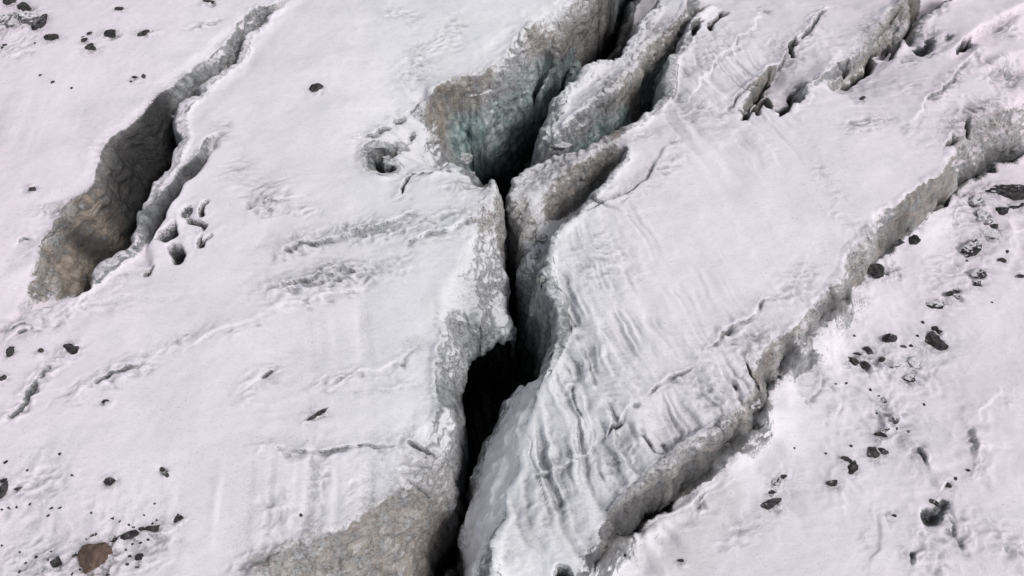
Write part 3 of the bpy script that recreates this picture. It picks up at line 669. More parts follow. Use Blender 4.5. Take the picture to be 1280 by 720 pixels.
rid = sum((1 - np.abs(noise2(c, max(c * .6, .26), seed=20 + k)) * 1.6) * a for k, (c, a) in enumerate([(1.2, .07), (.6, .085), (.3, .055)]))
rid = sample(rid, XX + .9 * wx + .3 * hwx, YY + .9 * wy + .3 * hwy, HF).astype(np.float32)
rough = rough * (1 - .75 * np.clip(streak, 0, 1))
Z += rough * rid * 2.3
# melt grooves: bent lines down the slab
nbend = noise2(9, seed=40) * 1.6 + noise2(3, seed=41) * .35
def stripes(coord, period, seed):
    u = np.clip((coord - coord.min()) / period, 0, None)
    r = np.random.default_rng(seed).normal(size=int(u.max()) + 6)
    i = u.astype(int); f = u - i; f = f * f * (3 - 2 * f)
    return (r[i] * (1 - f) + r[i + 1] * f).astype(np.float32)
cs = XX + .36 * (YY - 30) + .012 * (XX - 6) * (YY - 30) + nbend * .6
vl = 0
cs2 = cs + .2 * noise2(1.1, seed=47) + .25 * noise2(2.6, seed=48) + .09 * noise2(.45, seed=49)
for per, sd_, am in ((1.25, 3, 1.0), (2.4, 4, 1.2), (.6, 5, .5)):
    q_ = stripes(cs2, per, sd_)
    vl = vl + am * np.exp(-(q_ / .32) ** 2)
smod = np.clip(.4 + .8 * noise2(4, seed=42) + .7 * noise2(1.4, seed=43), 0, 1.5)
vl = np.minimum(vl, 1.6) * smod * streak * flat
fr2 = 1 - 2.2 * np.abs(stripes(cs2 + .1 * hwx, .46, 12)); fr3 = 1 - 2 * np.abs(stripes(cs2 - .1 * hwy, .9, 13))
Z += streak * flat * np.clip(.35 + .9 * noise2(1.8, seed=50) + .6 * noise2(.7, seed=51), 0, 1.5) * (.06 * fr2 + .10 * fr3)
Z -= .42 * vl
Z += streak * flat * (.17 * stripes(cs2, 1.3, 9) + .11 * stripes(cs2, .6, 10)) * np.clip(.5 + smod, 0, 1.3)
scour = np.maximum(scour, np.clip(.45 * vl, 0, .6))
cs = XX + (YY - 30) * .12 + nbend * .25
st = stripes(cs, .5, 6) * .5 + stripes(cs, 1.4, 7)
smod = np.clip(.4 + .8 * noise2(5, seed=44) + .5 * noise2(2, seed=45), 0, 1.4)
Z += vstreak * flat * st * .085 * smod
scour = np.maximum(scour, np.clip(vstreak * smod * np.clip(-st * .5, 0, 1), 0, .6))
Z += flat * (.012 * noise2(.4, seed=91) + .02 * (1 - 2 * np.abs(noise2(1.5, .5, seed=92))) * np.clip(noise2(5, seed=93), 0, 1.5))
cav_shade = np.clip((blur(Z, 3.0) - Z) / .10, 0, 1) * (.35 + .65 * np.clip(scour * 1.3, 0, 1)) * flat  # small hollows: occlusion shade put into the snow colour
print('relief', round(time.time() - T0, 1))

# ================================================================== mesh: rows re-spaced so that walls get their share of vertices
dzx = np.abs(np.gradient(Z, axis=1)) / HF
dzy = np.abs(np.gradient(Z, axis=0)) / HF
wgt = np.sqrt(1 + np.minimum(2.2 * np.hypot(dzx, dzy), 7) ** 2)
wgt = blur(wgt[::2, ::2].astype(np.float32), 8)
wgt = np.repeat(np.repeat(wgt, 2, 0), 2, 1)
wgt = blur(np.pad(wgt, ((0, max(0, ny - wgt.shape[0])), (0, max(0, nx - wgt.shape[1]))), mode='edge')[:ny, :nx], 3)
NXV = int(nx * 1.15)
VX = np.empty((ny, NXV), np.float32)
cols = {k: np.empty((ny, NXV), np.float32) for k in ('z', 'dirt', 'teal', 'scour', 'pink', 'crack', 'steep', 'hole', 'dust', 'cover', 'grit', 'cav_shade')}
src = {'z': Z, 'dirt': dirt, 'teal': teal, 'scour': scour, 'pink': pink, 'crack': crack, 'steep': steep, 'hole': hole, 'dust': dust, 'cover': cover, 'grit': grit, 'cav_shade': cav_shade}
for j in range(ny):
    cw = np.concatenate([[0], np.cumsum(.5 * (wgt[j, 1:] + wgt[j, :-1]))])
    VX[j] = np.interp(np.linspace(0, cw[-1], NXV), cw, xs)
    for k in cols:
        cols[k][j] = np.interp(VX[j], xs, src[k][j])
VY = np.repeat(ys[:, None], NXV, 1).astype(np.float32)
VZ = cols['z']


# ---- 3D noise on the steep ice
perm = np.random.default_rng(5).permutation(256).astype(np.int32); perm = np.concatenate([perm, perm, perm])
G3 = np.random.default_rng(6).normal(size=(256, 3)).astype(np.float32); G3 /= np.linalg.norm(G3, axis=1)[:, None]


def perlin(p):
    i = np.floor(p).astype(np.int32); f = (p - i).astype(np.float32); i &= 255
    u = f * f * f * (f * (f * 6 - 15) + 10)
    out = 0
    for c in range(8):
        o = np.array([c & 1, c >> 1 & 1, c >> 2 & 1])
        h = perm[perm[perm[i[:, 0] + o[0]] + i[:, 1] + o[1]] + i[:, 2] + o[2]]
        w = np.prod(np.where(o, u, 1 - u), axis=1)
        out = out + w * np.einsum('ij,ij->i', G3[h], f - o)
    return out * 1.5


def normals(x, y, z):
    p = np.stack([x, y, z], -1)
    a = np.gradient(p, axis=1); b = np.gradient(p, axis=0)
    n = np.cross(a, b); n /= np.linalg.norm(n, axis=-1, keepdims=True) + 1e-9
    return n


N = normals(VX, VY, VZ)
wall = np.clip((cols['steep'] - .45) / .9, 0, 1)
idx = np.nonzero(wall.ravel() > .02)[0]
pt = np.stack([VX.ravel()[idx], VY.ravel()[idx], VZ.ravel()[idx]], 1)
big = perlin(pt / [2.6, 2.6, 3.6] + 11)
lay = perlin(pt / [3.5, 3.5, .8] + 31 + big[:, None] * .4)
flu = 1 - 2 * np.abs(perlin(pt / [1.0, 1.0, 3.2] + 3))
mid = 1 - 2 * np.abs(perlin(pt / .85 + 57))
fin_ = perlin(pt / .38 + 91)
fn2 = 1 - 2 * np.abs(perlin(pt / .2 + 17))
dz_ = np.clip(.35 + cols['dust'].ravel()[idx], 0, 1)
lay2 = np.abs(perlin(pt / [2.2, 2.2, .42] + 77 + mid[:, None] * .15))
disp = .44 * big + .2 * lay + .15 * flu + .10 * lay2 + dz_ * (.19 * mid + .06 * fin_ + .02 * fn2)
disp *= wall.ravel()[idx]
for arr, k in ((VX, 0), (VY, 1), (VZ, 2)):
    f_ = arr.reshape(-1); f_[idx] += (disp * N[..., k].ravel()[idx]).astype(np.float32)
print('walls', len(idx), round(time.time() - T0, 1))

cave = np.clip(1.4 * inpoly(W([(555, 480), (558, 420), (580, 392), (640, 362), (662, 380), (648, 414), (620, 438), (590, 466)], 0), VX, VY).astype(np.float32), 0, 1)
cave = blur(cave, 7)
VY += cave * np.clip(-6.3 - VZ, 0, 9) * .95
VX -= cave * np.clip(-6.3 - VZ, 0, 9) * .12
# ---- what each patch of surface belongs to
def polyv(pts, z):
    return inpoly(W(pts, z), VX, VY)


reg = np.zeros(VX.shape, np.int8)            # 0 slabs of the glacier
field = polyv(sc_base + [(700, 900, -3), (1500, 1000, -5), (1900, 300, -5), (1600, -60, -5)], -5.0)
cliff = polyv([(p[0], p[1], 0) for p in sc_rim] + [p for p in sc_base[::-1]], 0)
lcv = polyv([(p[0], p[1], 0) for p in lc_far] + [(95, 263, 0), (62, 296, 0), (40, 340, 0), (6, 392, 0)] + [(p[0], p[1], 0) for p in lc_near[::-1]], 0)
ccv = polyv([(712, -30, 0), (692, 0, 0), (668, 24, 0), (640, 66, 0), (600, 92, 0), (545, 112, 0), (530, 140, 0), (540, 190, -1), (578, 203, 0), (612, 197, 0), (633, 246, 0), (588, 266, 0), (582, 282, 0), (570, 342, 0), (560, 410, 0), (546, 442, 0), (543, 485, 0), (527, 520, 0), (497, 553, 0), (499, 590, 0), (482, 622, 0), (438, 655, 0), (380, 671, 0), (322, 716, 0), (280, 770, 0), (560, 800, 0),
             (612, 740, 0), (628, 640, 0), (650, 560, 0), (690, 444, 0), (690, 400, 0), (679, 358, 0), (694, 286, 0), (738, 238, 0), (780, 186, 0), (728, 180, 0), (790, 152, 0), (832, 98, 0), (850, 52, 0), (885, -8, 0), (900, -30, 0)], 0)
fin1 = polyv([(838, -30, -1.4), (818, 2, -1.4), (790, 45, -1.4), (747, 73, -1.4), (728, 80, -1.4), (701, 110, -1.4), (668, 162, -1.4), (672, 178, -3), (692, 182, -3.2), (735, 168, -3.8), (760, 156, -4.6), (780, 151, -6.2), (798, 146, -8.2), (812, 130, -8.6), (826, 106, -6.8), (838, 63, -3.5), (866, 15, -1.6), (885, -30, -1)], 0)
fin2 = polyv([(728, 180, -.4), (690, 191, -1.2), (656, 216, -2), (641, 226, -2.2), (642, 250, -2.6), (650, 295, -3.2), (660, 320, -3.8), (655, 345, -4.5), (664, 348, -4.2), (676, 295, -4.4), (690, 282, -5.3), (706, 270, -5.9), (722, 256, -6.2), (736, 239, -5.4), (750, 218, -4), (768, 196, -1.6), (790, 182, 0)], 0)
reg[field] = 1
reg[cliff] = 2
reg[lcv] = 3
reg[ccv] = 4
reg[fin1] = 5
reg[fin2] = 6

# ---- the surroundings: rows and columns that spread out to the far snow
ext = 0.6 * 1.32 ** np.arange(1, 20); ext = np.cumsum(ext)


def spread(a, kind, sgn=0):
    pad = len(ext)
    if kind == 'edge':
        return np.pad(a, pad, mode='edge')
    b = np.pad(a, pad, mode='edge')
    return b


PADN = len(ext)
VX = np.pad(VX, PADN, mode='edge'); VY = np.pad(VY, PADN, mode='edge'); VZ = np.pad(VZ, PADN, mode='edge'); reg = np.pad(reg, PADN, mode='edge')
for k in cols:
    cols[k] = np.pad(cols[k], PADN, mode='edge')
VX[:, :PADN] -= ext[::-1]; VX[:, -PADN:] += ext
VY[:PADN] -= ext[::-1, None]; VY[-PADN:] += ext[:, None]
dist = np.zeros(VX.shape, np.float32)
dist[:, :PADN] = np.maximum(dist[:, :PADN], ext[::-1]); dist[:, -PADN:] = np.maximum(dist[:, -PADN:], ext)
dist[:PADN] = np.maximum(dist[:PADN], ext[::-1, None]); dist[-PADN:] = np.maximum(dist[-PADN:], ext[:, None])
fade = np.exp(-dist / 25)
VZ = VZ * fade + (1 - fade) * (-2 + 2.5 * np.sin(VX * .021 + 1) * np.cos(VY * .026))
for k in ('dirt', 'teal', 'scour', 'crack', 'hole', 'dust', 'grit', 'cav_shade'):
    cols[k] = cols[k] * fade
NR, NC = VX.shape


# ================================================================== materials
def newmat(name):
    m = bpy.data.materials.new(name); m.use_nodes = True
    nt = m.node_tree; nt.nodes.clear()
    return m, nt


class NB:
    def __init__(s, nt): s.nt = nt
    def n(s, t, **kw):
        x = s.nt.nodes.new(t)
        for k, v in kw.items(): setattr(x, k, v)
        return x
    def put(s, sock, v):
        if hasattr(v, 'node'): s.nt.links.new(v, sock)
        else: sock.default_value = v
    def math(s, op, a, b=0.0, c=0.0, clamp=False):
        x = s.n('ShaderNodeMath', operation=op, use_clamp=clamp)
        s.put(x.inputs[0], a); s.put(x.inputs[1], b); s.put(x.inputs[2], c)
        return x.outputs[0]
    def mix(s, f, a, b):
        x = s.n('ShaderNodeMix', data_type='RGBA')
        s.put(x.inputs[0], f); s.put(x.inputs[6], a if hasattr(a, 'node') else (*a, 1)); s.put(x.inputs[7], b if hasattr(b, 'node') else (*b, 1))
        return x.outputs[2]
    def ramp(s, v, lo, hi):
        x = s.n('ShaderNodeMapRange', interpolation_type='SMOOTHSTEP')
        s.put(x.inputs[0], v); s.put(x.inputs[1], lo); s.put(x.inputs[2], hi)
        return x.outputs[0]
    def noise(s, scale, detail=3, rough=.55, vec=None, dist=0.0):
        x = s.n('ShaderNodeTexNoise')
        x.inputs['Scale'].default_value = scale; x.inputs['Detail'].default_value = detail; x.inputs['Roughness'].default_value = rough; x.inputs['Distortion'].default_value = dist
        if vec is not None: s.nt.links.new(vec, x.inputs['Vector'])
        return x.outputs[0]
    def attr(s, name):
        x = s.n('ShaderNodeAttribute'); x.attribute_name = name
        return x.outputs['Fac']
    def pos(s):
        return s.n('ShaderNodeNewGeometry')


def ice_material(name, use_attr=True):
    m, nt = newmat(name); b = NB(nt)
    geo = b.pos(); P_ = geo.outputs['Position']; Nn = geo.outputs['Normal']
    sep = b.n('ShaderNodeSeparateXYZ'); nt.links.new(Nn, sep.inputs[0]); nz = sep.outputs[2]
    sepP = b.n('ShaderNodeSeparateXYZ'); nt.links.new(P_, sepP.inputs[0])
    A = (lambda k: b.attr(k)) if use_attr else (lambda k: {'dirt': .35, 'teal': .1, 'scour': .6, 'pink': 0.0, 'crack': 0.0, 'hole': 0.0, 'dust': .8, 'cover': .35, 'grit': 0.0, 'cav_shade': 0.0}[k])
    a_d, a_t, a_s, a_p, a_c, a_hole_shade, a_u, a_k, a_g, a_v = (A(k) for k in ('dirt', 'teal', 'scour', 'pink', 'crack', 'hole', 'dust', 'cover', 'grit', 'cav_shade'))
    n1 = b.noise(.9, 4, .6, P_); n2 = b.noise(4.5, 3, .7, P_); n3 = b.noise(11, 3, .75, P_); n4 = b.noise(.25, 3, .5, P_)
    stretch = b.n('ShaderNodeMapping'); stretch.inputs['Scale'].default_value = (1, 1, .25); nt.links.new(P_, stretch.inputs[0])
    n5 = b.noise(1.6, 4, .6, stretch.outputs[0], .4)
    bands = b.n('ShaderNodeMapping'); bands.inputs['Scale'].default_value = (.16, .16, 2.3); bands.inputs['Rotation'].default_value = (.12, .08, 0); nt.links.new(P_, bands.inputs[0])
    n6 = b.noise(1.3, 6, .72, bands.outputs[0], .9)
    # snow clings where the surface lies flat; frost speckles the edge
    n2b = b.noise(2.1, 4, .65, P_)
    M = lambda x, y: b.math('MULTIPLY', x, y)
    inv = lambda x: b.math('SUBTRACT', 1.0, x)
    e = b.math('ADD', a_k, M(M(a_u, inv(a_k)), .30))
    e = b.math('ADD', e, M(M(M(b.ramp(nz, .5, .92), inv(a_k)), b.math('MULTIPLY_ADD', a_d, -.75, 1.0)), .46))
    e = b.math('SUBTRACT', e, M(inv(b.ramp(nz, .55, .93)), .38))
    kk = b.math('MINIMUM', b.math('ADD', b.math('MULTIPLY_ADD', a_u, .4, .22), a_k), 1.0)
    e = b.math('ADD', e, M(M(b.math('SUBTRACT', n2, .5), 1.1), kk))
    e = b.math('ADD', e, M(M(b.math('SUBTRACT', n3, .5), .9), kk))
    e = b.math('ADD', e, M(b.math('SUBTRACT', n2b, .5), .6))
    e = b.math('SUBTRACT', e, M(a_s, .27))
    e = b.math('SUBTRACT', e, M(a_c, .5))
    e = b.math('SUBTRACT', e, M(a_hole_shade, .75))  # less snow in holes and under the painted wall shade
    snowf = b.ramp(e, b.math('MULTIPLY_ADD', M(a_u, inv(a_k)), -.35, .22), b.math('MULTIPLY_ADD', M(a_u, inv(a_k)), .55, .62))
    # snow
    snow = b.mix(a_p, (.88, .875, .895), (.95, .835, .91))
    snow = b.mix(b.math('MULTIPLY', b.ramp(n4, .45, .75), .35), snow, (.70, .70, .715))
    fl = b.n('ShaderNodeMapping'); fl.inputs['Scale'].default_value = (1, 2.2, 1); fl.inputs['Rotation'].default_value = (0, 0, .5); nt.links.new(P_, fl.inputs[0])
    n7 = b.noise(3.4, 3, .7, fl.outputs[0], .5)
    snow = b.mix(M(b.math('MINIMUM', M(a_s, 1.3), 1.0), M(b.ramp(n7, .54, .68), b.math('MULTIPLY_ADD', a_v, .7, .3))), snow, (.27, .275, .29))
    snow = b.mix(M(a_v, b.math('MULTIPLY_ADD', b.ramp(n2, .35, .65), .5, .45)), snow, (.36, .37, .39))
    crust = b.noise(2.6, 4, .78, fl.outputs[0], .3)
    snow = b.mix(M(b.ramp(crust, .48, .72), .4), snow, (.60, .605, .63))
    snow = b.mix(M(b.ramp(b.noise(5.5, 2, .6, P_), .66, .73), M(b.ramp(n4, .4, .6), .5)), snow, (.22, .21, .215))
    snow = b.mix(M(M(a_d, b.math('MINIMUM', M(a_s, 1.4), 1.0)), b.ramp(n2b, .38, .6)), snow, (.22, .20, .19))
    snow = b.mix(M(M(a_g, .7), b.ramp(n2, .44, .62)), snow, (.14, .13, .135))
    snow = b.mix(b.math('MULTIPLY', a_s, b.math('MULTIPLY', b.ramp(n2, .46, .7), .6)), snow, (.50, .51, .535))
    # ice
    ice = b.mix(b.ramp(n5, .35, .7), (.22, .225, .235), (.52, .525, .53))
    brown = b.mix(b.ramp(b.math('MULTIPLY_ADD', n6, .3, M(n1, .7)), .38, .64), (.13, .098, .078), (.49, .415, .35))
    ice = b.mix(b.math('MULTIPLY', a_d, b.ramp(n1, .28, .5)), ice, brown)
    tl = b.mix(b.ramp(n5, .35, .65), (.16, .25, .25), (.46, .565, .56))
    ice = b.mix(b.math('MULTIPLY', b.math('MULTIPLY', a_t, b.ramp(sepP.outputs[2], -2.4, -5.2)), b.ramp(n1, .22, .5)), ice, tl)
    vo = b.n('ShaderNodeTexVoronoi', feature='DISTANCE_TO_EDGE'); vo.inputs['Scale'].default_value = .55
    vm = b.n('ShaderNodeMapping'); vm.inputs['Scale'].default_value = (1, 1, 1.7)
    dn = b.n('ShaderNodeTexNoise'); dn.inputs['Scale'].default_value = 1.1; dn.inputs['Detail'].default_value = 3; nt.links.new(P_, dn.inputs['Vector'])
    dv = b.n('ShaderNodeVectorMath', operation='MULTIPLY_ADD'); nt.links.new(dn.outputs['Color'], dv.inputs[0]); dv.inputs[1].default_value = (1.3, 1.3, 1.3); nt.links.new(P_, dv.inputs[2])
    nt.links.new(dv.outputs[0], vm.inputs[0]); nt.links.new(vm.outputs[0], vo.inputs['Vector'])
    vein = M(inv(b.ramp(vo.outputs['Distance'], .0, .06)), b.ramp(n1, .42, .6))
    ice = b.mix(M(M(vein, inv(a_d)), .35), ice, (.07, .065, .065))
    ice = b.mix(M(M(b.math('MULTIPLY_ADD', a_u, .62, .05), inv(M(a_t, .6))), b.ramp(n2, .34, .6)), ice, (.66, .66, .67))       # frost on the ice
    deep = b.ramp(sepP.outputs[2], -7.5, -14)  # depth darkening: crevasse shade painted into the ice colour
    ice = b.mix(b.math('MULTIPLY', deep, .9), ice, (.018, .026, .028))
    ice = b.mix(M(a_c, b.math('MULTIPLY_ADD', b.ramp(n2, .4, .6), .5, .3)), ice, (.06, .06, .065))
    ice = b.mix(b.math('MULTIPLY', a_hole_shade, .93), ice, (.03, .031, .033))  # near-black for holes and for the painted wall shade
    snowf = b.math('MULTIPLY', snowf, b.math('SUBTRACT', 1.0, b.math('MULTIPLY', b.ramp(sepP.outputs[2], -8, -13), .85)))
    colr = b.mix(snowf, ice, snow)
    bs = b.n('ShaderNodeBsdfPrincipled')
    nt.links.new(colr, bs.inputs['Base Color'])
    b.put(bs.inputs['Roughness'], b.math('ADD', b.math('MULTIPLY', snowf, .35), .5))
    bs.inputs['Specular IOR Level'].default_value = .25
    hgt = b.math('ADD', b.math('MULTIPLY', n3, .35), 0.0)
    hgt = b.math('ADD', hgt, b.math('MULTIPLY', n2, .6))
    hgt = b.math('ADD', hgt, b.math('MULTIPLY', crust, .8))
    hgt = b.math('SUBTRACT', hgt, M(M(vein, inv(snowf)), .5))
    rough_ = b.math('MAXIMUM', b.math('SUBTRACT', 1.0, snowf), a_s)
    bump = b.n('ShaderNodeBump'); bump.inputs['Distance'].default_value = .28
    b.put(bump.inputs['Strength'], b.math('ADD', b.math('MULTIPLY', rough_, .55), .22))
    nt.links.new(hgt, bump.inputs['Height']); nt.links.new(bump.outputs[0], bs.inputs['Normal'])
    out = b.n('ShaderNodeOutputMaterial'); nt.links.new(bs.outputs[0], out.inputs[0])
    return m


def rock_material(name, dark, light, snow_lo=.75, snow_hi=.95, snow=1.0):
    m, nt = newmat(name); b = NB(nt)
    geo = b.pos(); P_ = geo.outputs['Position']
    sep = b.n('ShaderNodeSeparateXYZ'); nt.links.new(geo.outputs['Normal'], sep.inputs[0])
    n1 = b.noise(2.2, 5, .65, P_); n2 = b.noise(9, 4, .7, P_)
    c = b.mix(b.ramp(n1, .35, .68), dark, light)
    c = b.mix(b.math('MULTIPLY', b.ramp(n2, .5, .75), .5), c, tuple(v * .5 for v in dark))
    dp = b.n('ShaderNodeVectorMath', operation='DOT_PRODUCT'); nt.links.new(geo.outputs['Normal'], dp.inputs[0]); dp.inputs[1].default_value = (-.45, .5, .74)
    e = b.math('ADD', dp.outputs['Value'], b.math('MULTIPLY', b.math('SUBTRACT', n2, .5), .8))
    e = b.math('ADD', e, b.math('MULTIPLY', b.math('SUBTRACT', n1, .5), .9))
    c = b.mix(b.math('MULTIPLY', b.ramp(e, snow_lo, snow_hi), snow), c, (.78, .75, .78))
    bs = b.n('ShaderNodeBsdfPrincipled'); nt.links.new(c, bs.inputs['Base Color']); bs.inputs['Roughness'].default_value = .85
    bs.inputs['Specular IOR Level'].default_value = .25
    bump = b.n('ShaderNodeBump'); bump.inputs['Distance'].default_value = .1; bump.inputs['Strength'].default_value = .5
    nt.links.new(n2, bump.inputs['Height']); nt.links.new(bump.outputs[0], bs.inputs['Normal'])
    out = b.n('ShaderNodeOutputMaterial'); nt.links.new(bs.outputs[0], out.inputs[0])
    return m


M_ICE = ice_material('snow_and_ice')
M_BLOCK = ice_material('ice_block', False)
M_DARK = rock_material('dark_rock', (.022, .020, .021), (.095, .088, .087), .98, 1.12)
M_SNOWY = rock_material('snowy_rock', (.022, .021, .022), (.08, .075, .073), .5, .66)
M_GREY = rock_material('grey_rock', (.10, .095, .10), (.24, .225, .23), .3, .6)
M_BROWN = rock_material('brown_rock', (.10, .062, .048), (.20, .14, .112), 1.3, 1.5, 0)

# ================================================================== link the surface as objects
def largest(r, other):
    todo = set(zip(*np.nonzero(reg == r))); best = set()
    while todo:
        st_ = [todo.pop()]; comp = set(st_)
        while st_:
            a, c = st_.pop()
            for q in ((a + 1, c), (a - 1, c), (a, c + 1), (a, c - 1)):
                if q in todo:
                    todo.remove(q); comp.add(q); st_.append(q)
        if len(comp) > len(best): best = comp
    m = np.zeros(reg.shape, bool)
    if best:
        a = np.array(list(best)); m[a[:, 0], a[:, 1]] = True
    reg[(reg == r) & ~m] = other


largest(5, 4); largest(6, 4)
vid = np.arange(NR * NC).reshape(NR, NC)
quads = np.stack([vid[:-1, :-1], vid[:-1, 1:], vid[1:, 1:], vid[1:, :-1]], -1).reshape(-1, 4)
fr = reg[:-1, :-1].reshape(-1)
V = np.stack([VX, VY, VZ], -1).reshape(-1, 3)
# faces of the slabs against the walls
def meshobj(name, faces, parent=None, origin=None):
    used = np.unique(faces)
    remap = np.zeros(len(V), np.int32); remap[used] = np.arange(len(used), dtype=np.int32)
    f = remap[faces].astype(np.int32)
    me = bpy.data.meshes.new(name)
    v = V[used].astype(np.float32)
    if origin is not None:
        v = v - np.array(origin, np.float32)
    me.vertices.add(len(v)); me.vertices.foreach_set('co', v.ravel())
    me.loops.add(f.size); me.loops.foreach_set('vertex_index', f.ravel())
    me.polygons.add(len(f)); me.polygons.foreach_set('loop_start', np.arange(0, f.size, 4, dtype=np.int32))
    me.polygons.foreach_set('use_smooth', np.ones(len(f), bool))
    for k in ('dirt', 'teal', 'scour', 'pink', 'crack', 'hole', 'dust', 'cover', 'grit', 'cav_shade'):
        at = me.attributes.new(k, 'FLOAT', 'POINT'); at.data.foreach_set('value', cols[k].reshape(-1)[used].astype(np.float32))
    me.update(calc_edges=True)
    me.materials.append(M_ICE)
    o = bpy.data.objects.new(name, me); COL.objects.link(o)
    if origin is not None: o.location = origin
    if parent: o.parent = parent
    return o


def tag(o, label, cat, group=None):
    o['label'] = label; o['category'] = cat
    if group: o['group'] = group
    return o


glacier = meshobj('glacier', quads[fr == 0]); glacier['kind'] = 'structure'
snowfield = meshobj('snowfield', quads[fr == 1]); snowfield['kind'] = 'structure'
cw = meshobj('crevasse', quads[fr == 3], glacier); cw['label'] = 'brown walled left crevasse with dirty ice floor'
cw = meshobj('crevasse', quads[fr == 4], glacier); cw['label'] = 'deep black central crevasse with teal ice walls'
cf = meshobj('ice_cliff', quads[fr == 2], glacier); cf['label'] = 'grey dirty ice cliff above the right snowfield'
for r, lab in ((5, 'long snow-topped ice fin with teal and brown flank standing in the upper central crevasse'), (6, 'shorter snow-topped ice fin with brown flank, below the long fin')):
    fq = quads[fr == r]; c = V[np.unique(fq)].mean(0)
    tag(meshobj('ice_fin', fq, None, (float(c[0]), float(c[1]), float(V[np.unique(fq)][:, 2].min()))), lab, 'ice fin', 'ice fins inside the central crevasse')
print('linked', round(time.time() - T0, 1))

# ================================================================== rocks
ground = Z


def hit(px, py):
    """where the line of sight through a photo pixel meets the ground"""
    dx = (px - 640) / 640 * TH; dy = -(py - 360) / 640 * TH
    d = np.array([dx, cp + dy * sp, -sp + dy * cp])
    t = np.linspace((2 - CAM_H) / d[2], (-26 - CAM_H) / d[2], 1500)
    p = np.array([0, 0, CAM_H]) + t[:, None] * d
    g = sample(ground, p[:, 0], p[:, 1], HF)
    k = np.argmax(p[:, 2] <= g)
    return p[k]


def rockmesh(name, seed, sx, sy, sz, cuts=8, sub=3, rough=.06):
    r = np.random.default_rng(seed)
    bm = bmesh.new(); bmesh.ops.create_icosphere(bm, subdivisions=sub, radius=1)
    v = np.array([q.co[:] for q in bm.verts])
    pl = r.normal(size=(cuts, 3)); pl /= np.linalg.norm(pl, axis=1)[:, None]
    dd = r.uniform(.5, .95, cuts)
    rad = np.min(np.where(v @ pl.T > .05, dd / np.maximum(v @ pl.T, .05), 9), axis=1)
    rad = np.minimum(rad, 1.15) * (1 + rough * perlin(v * 2.3 + seed) + .5 * rough * perlin(v * 5.1 + seed))
    v = v * rad[:, None] * [sx, sy, sz]
    for q, c in zip(bm.verts, v): q.co = c
    for f in bm.faces: f.smooth = rough > .25
    me = bpy.data.meshes.new(name); bm.to_mesh(me); bm.free()
    return me


def rock(px, py, w, h, label, kind='dark', group=None, name='rock', ang=None, tall=None, sink=.25):
    c = hit(px, py); s = M_PER_PX(c)
    s *= 1.3 if name == 'rock' and kind != 'brown' else 1.05
    sx = w * s / 2
    a = ang if ang is not None else random.uniform(-12, 12)
    sy = max(.5 * h * s, .06)
    sz = tall * s if tall else min(sx, sy) * .8
    sz = max(sz, .55 * sy)
    me = rockmesh(name, int(px * 7 + py * 13), sx * 1.08, sy * 1.08, sz, sub=4 if kind == 'ice' or w > 18 else 3 if w > 5 else 2, rough=.3 if kind == 'ice' else .14 if kind == 'brown' else .2)
    me.materials.append({'dark': M_DARK, 'snowy': M_SNOWY, 'grey': M_GREY, 'brown': M_BROWN, 'ice': M_BLOCK}[kind])
    o = bpy.data.objects.new(name, me); COL.objects.link(o)
    o.location = (c[0], c[1], c[2] + (sz * .5 if kind == 'brown' else sz * -.05))
    o.rotation_euler = (random.uniform(-.15, .15), random.uniform(-.15, .15), math.radians(-a if ang is not None else a))
    tag(o, label, {'ice': 'ice block'}.get(kind, 'rock'), group)
    return o


for r in ROCKS:
    rock(r[0], r[1], r[2], r[3], r[4], r[5], r[6], tall=19 if r[5] == 'brown' else None, ang=r[7] if len(r) > 7 else None)
# tiny pebbles nothing tells apart, in three scatters
for pts, lab, grp in [
    ([(60, 644), (114, 641), (141, 648), (180, 644), (193, 630), (196, 650), (108, 674), (157, 687), (162, 695), (176, 678), (21, 634), (2, 637), (2, 682), (60, 700), (32, 704), (25, 690), (100, 712), (90, 718), (11, 635), (38, 630), (75, 635), (64, 635), (167, 659), (116, 669), (64, 689), (120, 668), (190, 655), (161, 656), (135, 719), (24, 715), (45, 697), (159, 705), (172, 709), (165, 680), (185, 675), (75, 568), (34, 588), (90, 594), (150, 652)],
     'tiny dark pebble in the loose sprinkling around the brown boulder, lower left', 'tiny pebbles around the brown boulder'),
    ([(104, 46), (44, 54), (3, 60), (51, 94), (66, 103), (6, 56), (90, 110)], 'tiny dark pebble sprinkled on the snow of the upper left corner', 'tiny pebbles on the upper left snow'),
    ([(1147, 420), (1088, 487), (1098, 495), (1045, 480), (1058, 479), (1095, 516), (1121, 536), (1136, 540), (1155, 506), (1064, 558), (1032, 567), (993, 560), (1068, 420), (1208, 326), (1240, 378)], 'tiny dark pebble sprinkled over the right snowfield', 'tiny pebbles on the right snowfield')]:
    for p in pts:
        rock(p[0], p[1], random.uniform(3.2, 5.5), random.uniform(2.6, 4), lab, 'dark', grp, name='pebble', ang=random.uniform(-60, 60))
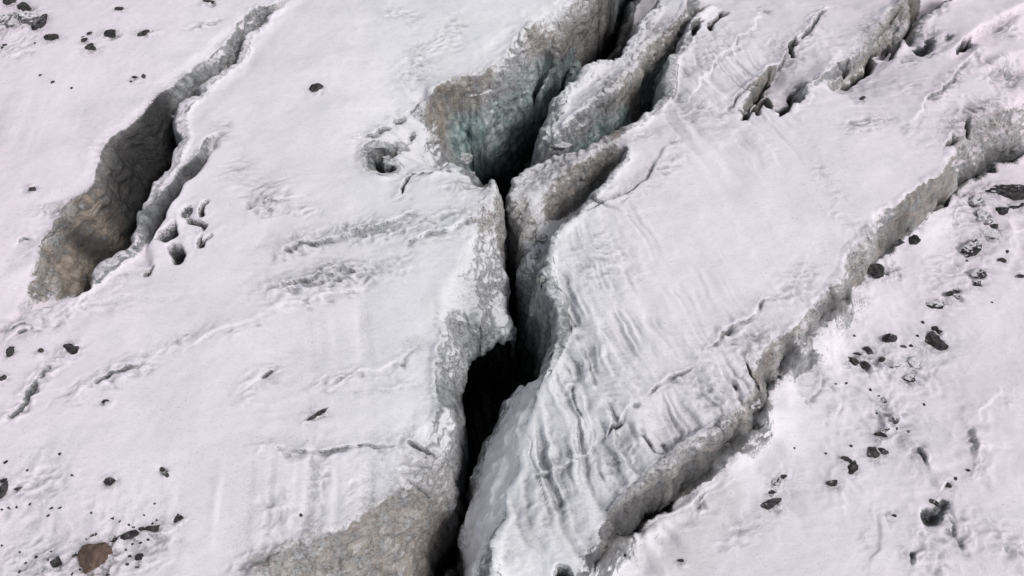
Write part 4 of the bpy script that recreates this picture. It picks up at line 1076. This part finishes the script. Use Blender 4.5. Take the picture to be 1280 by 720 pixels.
# loose ice blocks
for b_ in [(677, 300, 14, 13, 'brown-grey ice block below the short ice fin, upper of the rubble', 7), (668, 322, 15, 14, 'ice block in the middle of the rubble below the short ice fin', 8), (663, 346, 16, 14, 'lowest ice block of the rubble below the short ice fin', 8), (678, 350, 10, 14, 'narrow ice block against the right slab edge beside the rubble', 7), (652, 432, 18, 12, 'grey ice block half hidden in the dark cave', 7), (666, 388, 11, 15, 'small snow-topped ice block wedged in the dark central crevasse', 7), (657, 205, 20, 16, 'lumpy grey ice block at the tip of the short ice fin', 8), (700, 181, 26, 10, 'low ice block wedged at the foot of the long ice fin', 6),
           (222, 141, 15, 24, 'rounded pale ice block jutting into the left crevasse', 9), (577, 200, 26, 16, 'snowy ice block between the teal wall and the left slab nose', 8), (497, 186, 24, 14, 'snow-covered ice block hanging over the square black hole', 7), (540, 172, 16, 22, 'knobbly snowy ice block above the black slit', 7)]:
    rock(b_[0], b_[1], b_[2], b_[3], b_[4], 'ice', 'loose ice blocks at the crevasse edges', name='ice_block', tall=b_[5], sink=.2)

# ================================================================== light
SUN_EL, SUN_AZ = math.radians(50), math.radians(118)      # from the right, a little on the camera side
w = bpy.data.worlds.new('World'); scene.world = w; w.use_nodes = True
nt = w.node_tree; nt.nodes.clear(); b = NB(nt)
sky = b.n('ShaderNodeTexSky', sky_type='NISHITA'); sky.sun_disc = False
sky.sun_elevation = SUN_EL; sky.sun_rotation = SUN_AZ; sky.altitude = 3000; sky.dust_density = 6; sky.air_density = 1.0
hs = b.n('ShaderNodeHueSaturation'); hs.inputs['Saturation'].default_value = .22
bg = b.n('ShaderNodeBackground'); bg.inputs[1].default_value = .15
nt.links.new(sky.outputs[0], hs.inputs['Color']); nt.links.new(hs.outputs[0], bg.inputs[0])
ow = b.n('ShaderNodeOutputWorld'); nt.links.new(bg.outputs[0], ow.inputs[0])
sun = bpy.data.lights.new('sun', 'SUN'); sun.energy = 1.65; sun.angle = math.radians(16); sun.color = (1, .965, .93)
so = bpy.data.objects.new('sun', sun); COL.objects.link(so)
dirv = np.array([math.sin(SUN_AZ) * math.cos(SUN_EL), math.cos(SUN_AZ) * math.cos(SUN_EL), math.sin(SUN_EL)])
import mathutils
so.rotation_euler = mathutils.Vector(dirv).to_track_quat('Z', 'Y').to_euler()
so.location = (0, 0, 80)
scene.view_settings.view_transform = 'Standard'; scene.view_settings.look = 'None'; scene.view_settings.exposure = 0
print('done', round(time.time() - T0, 1))
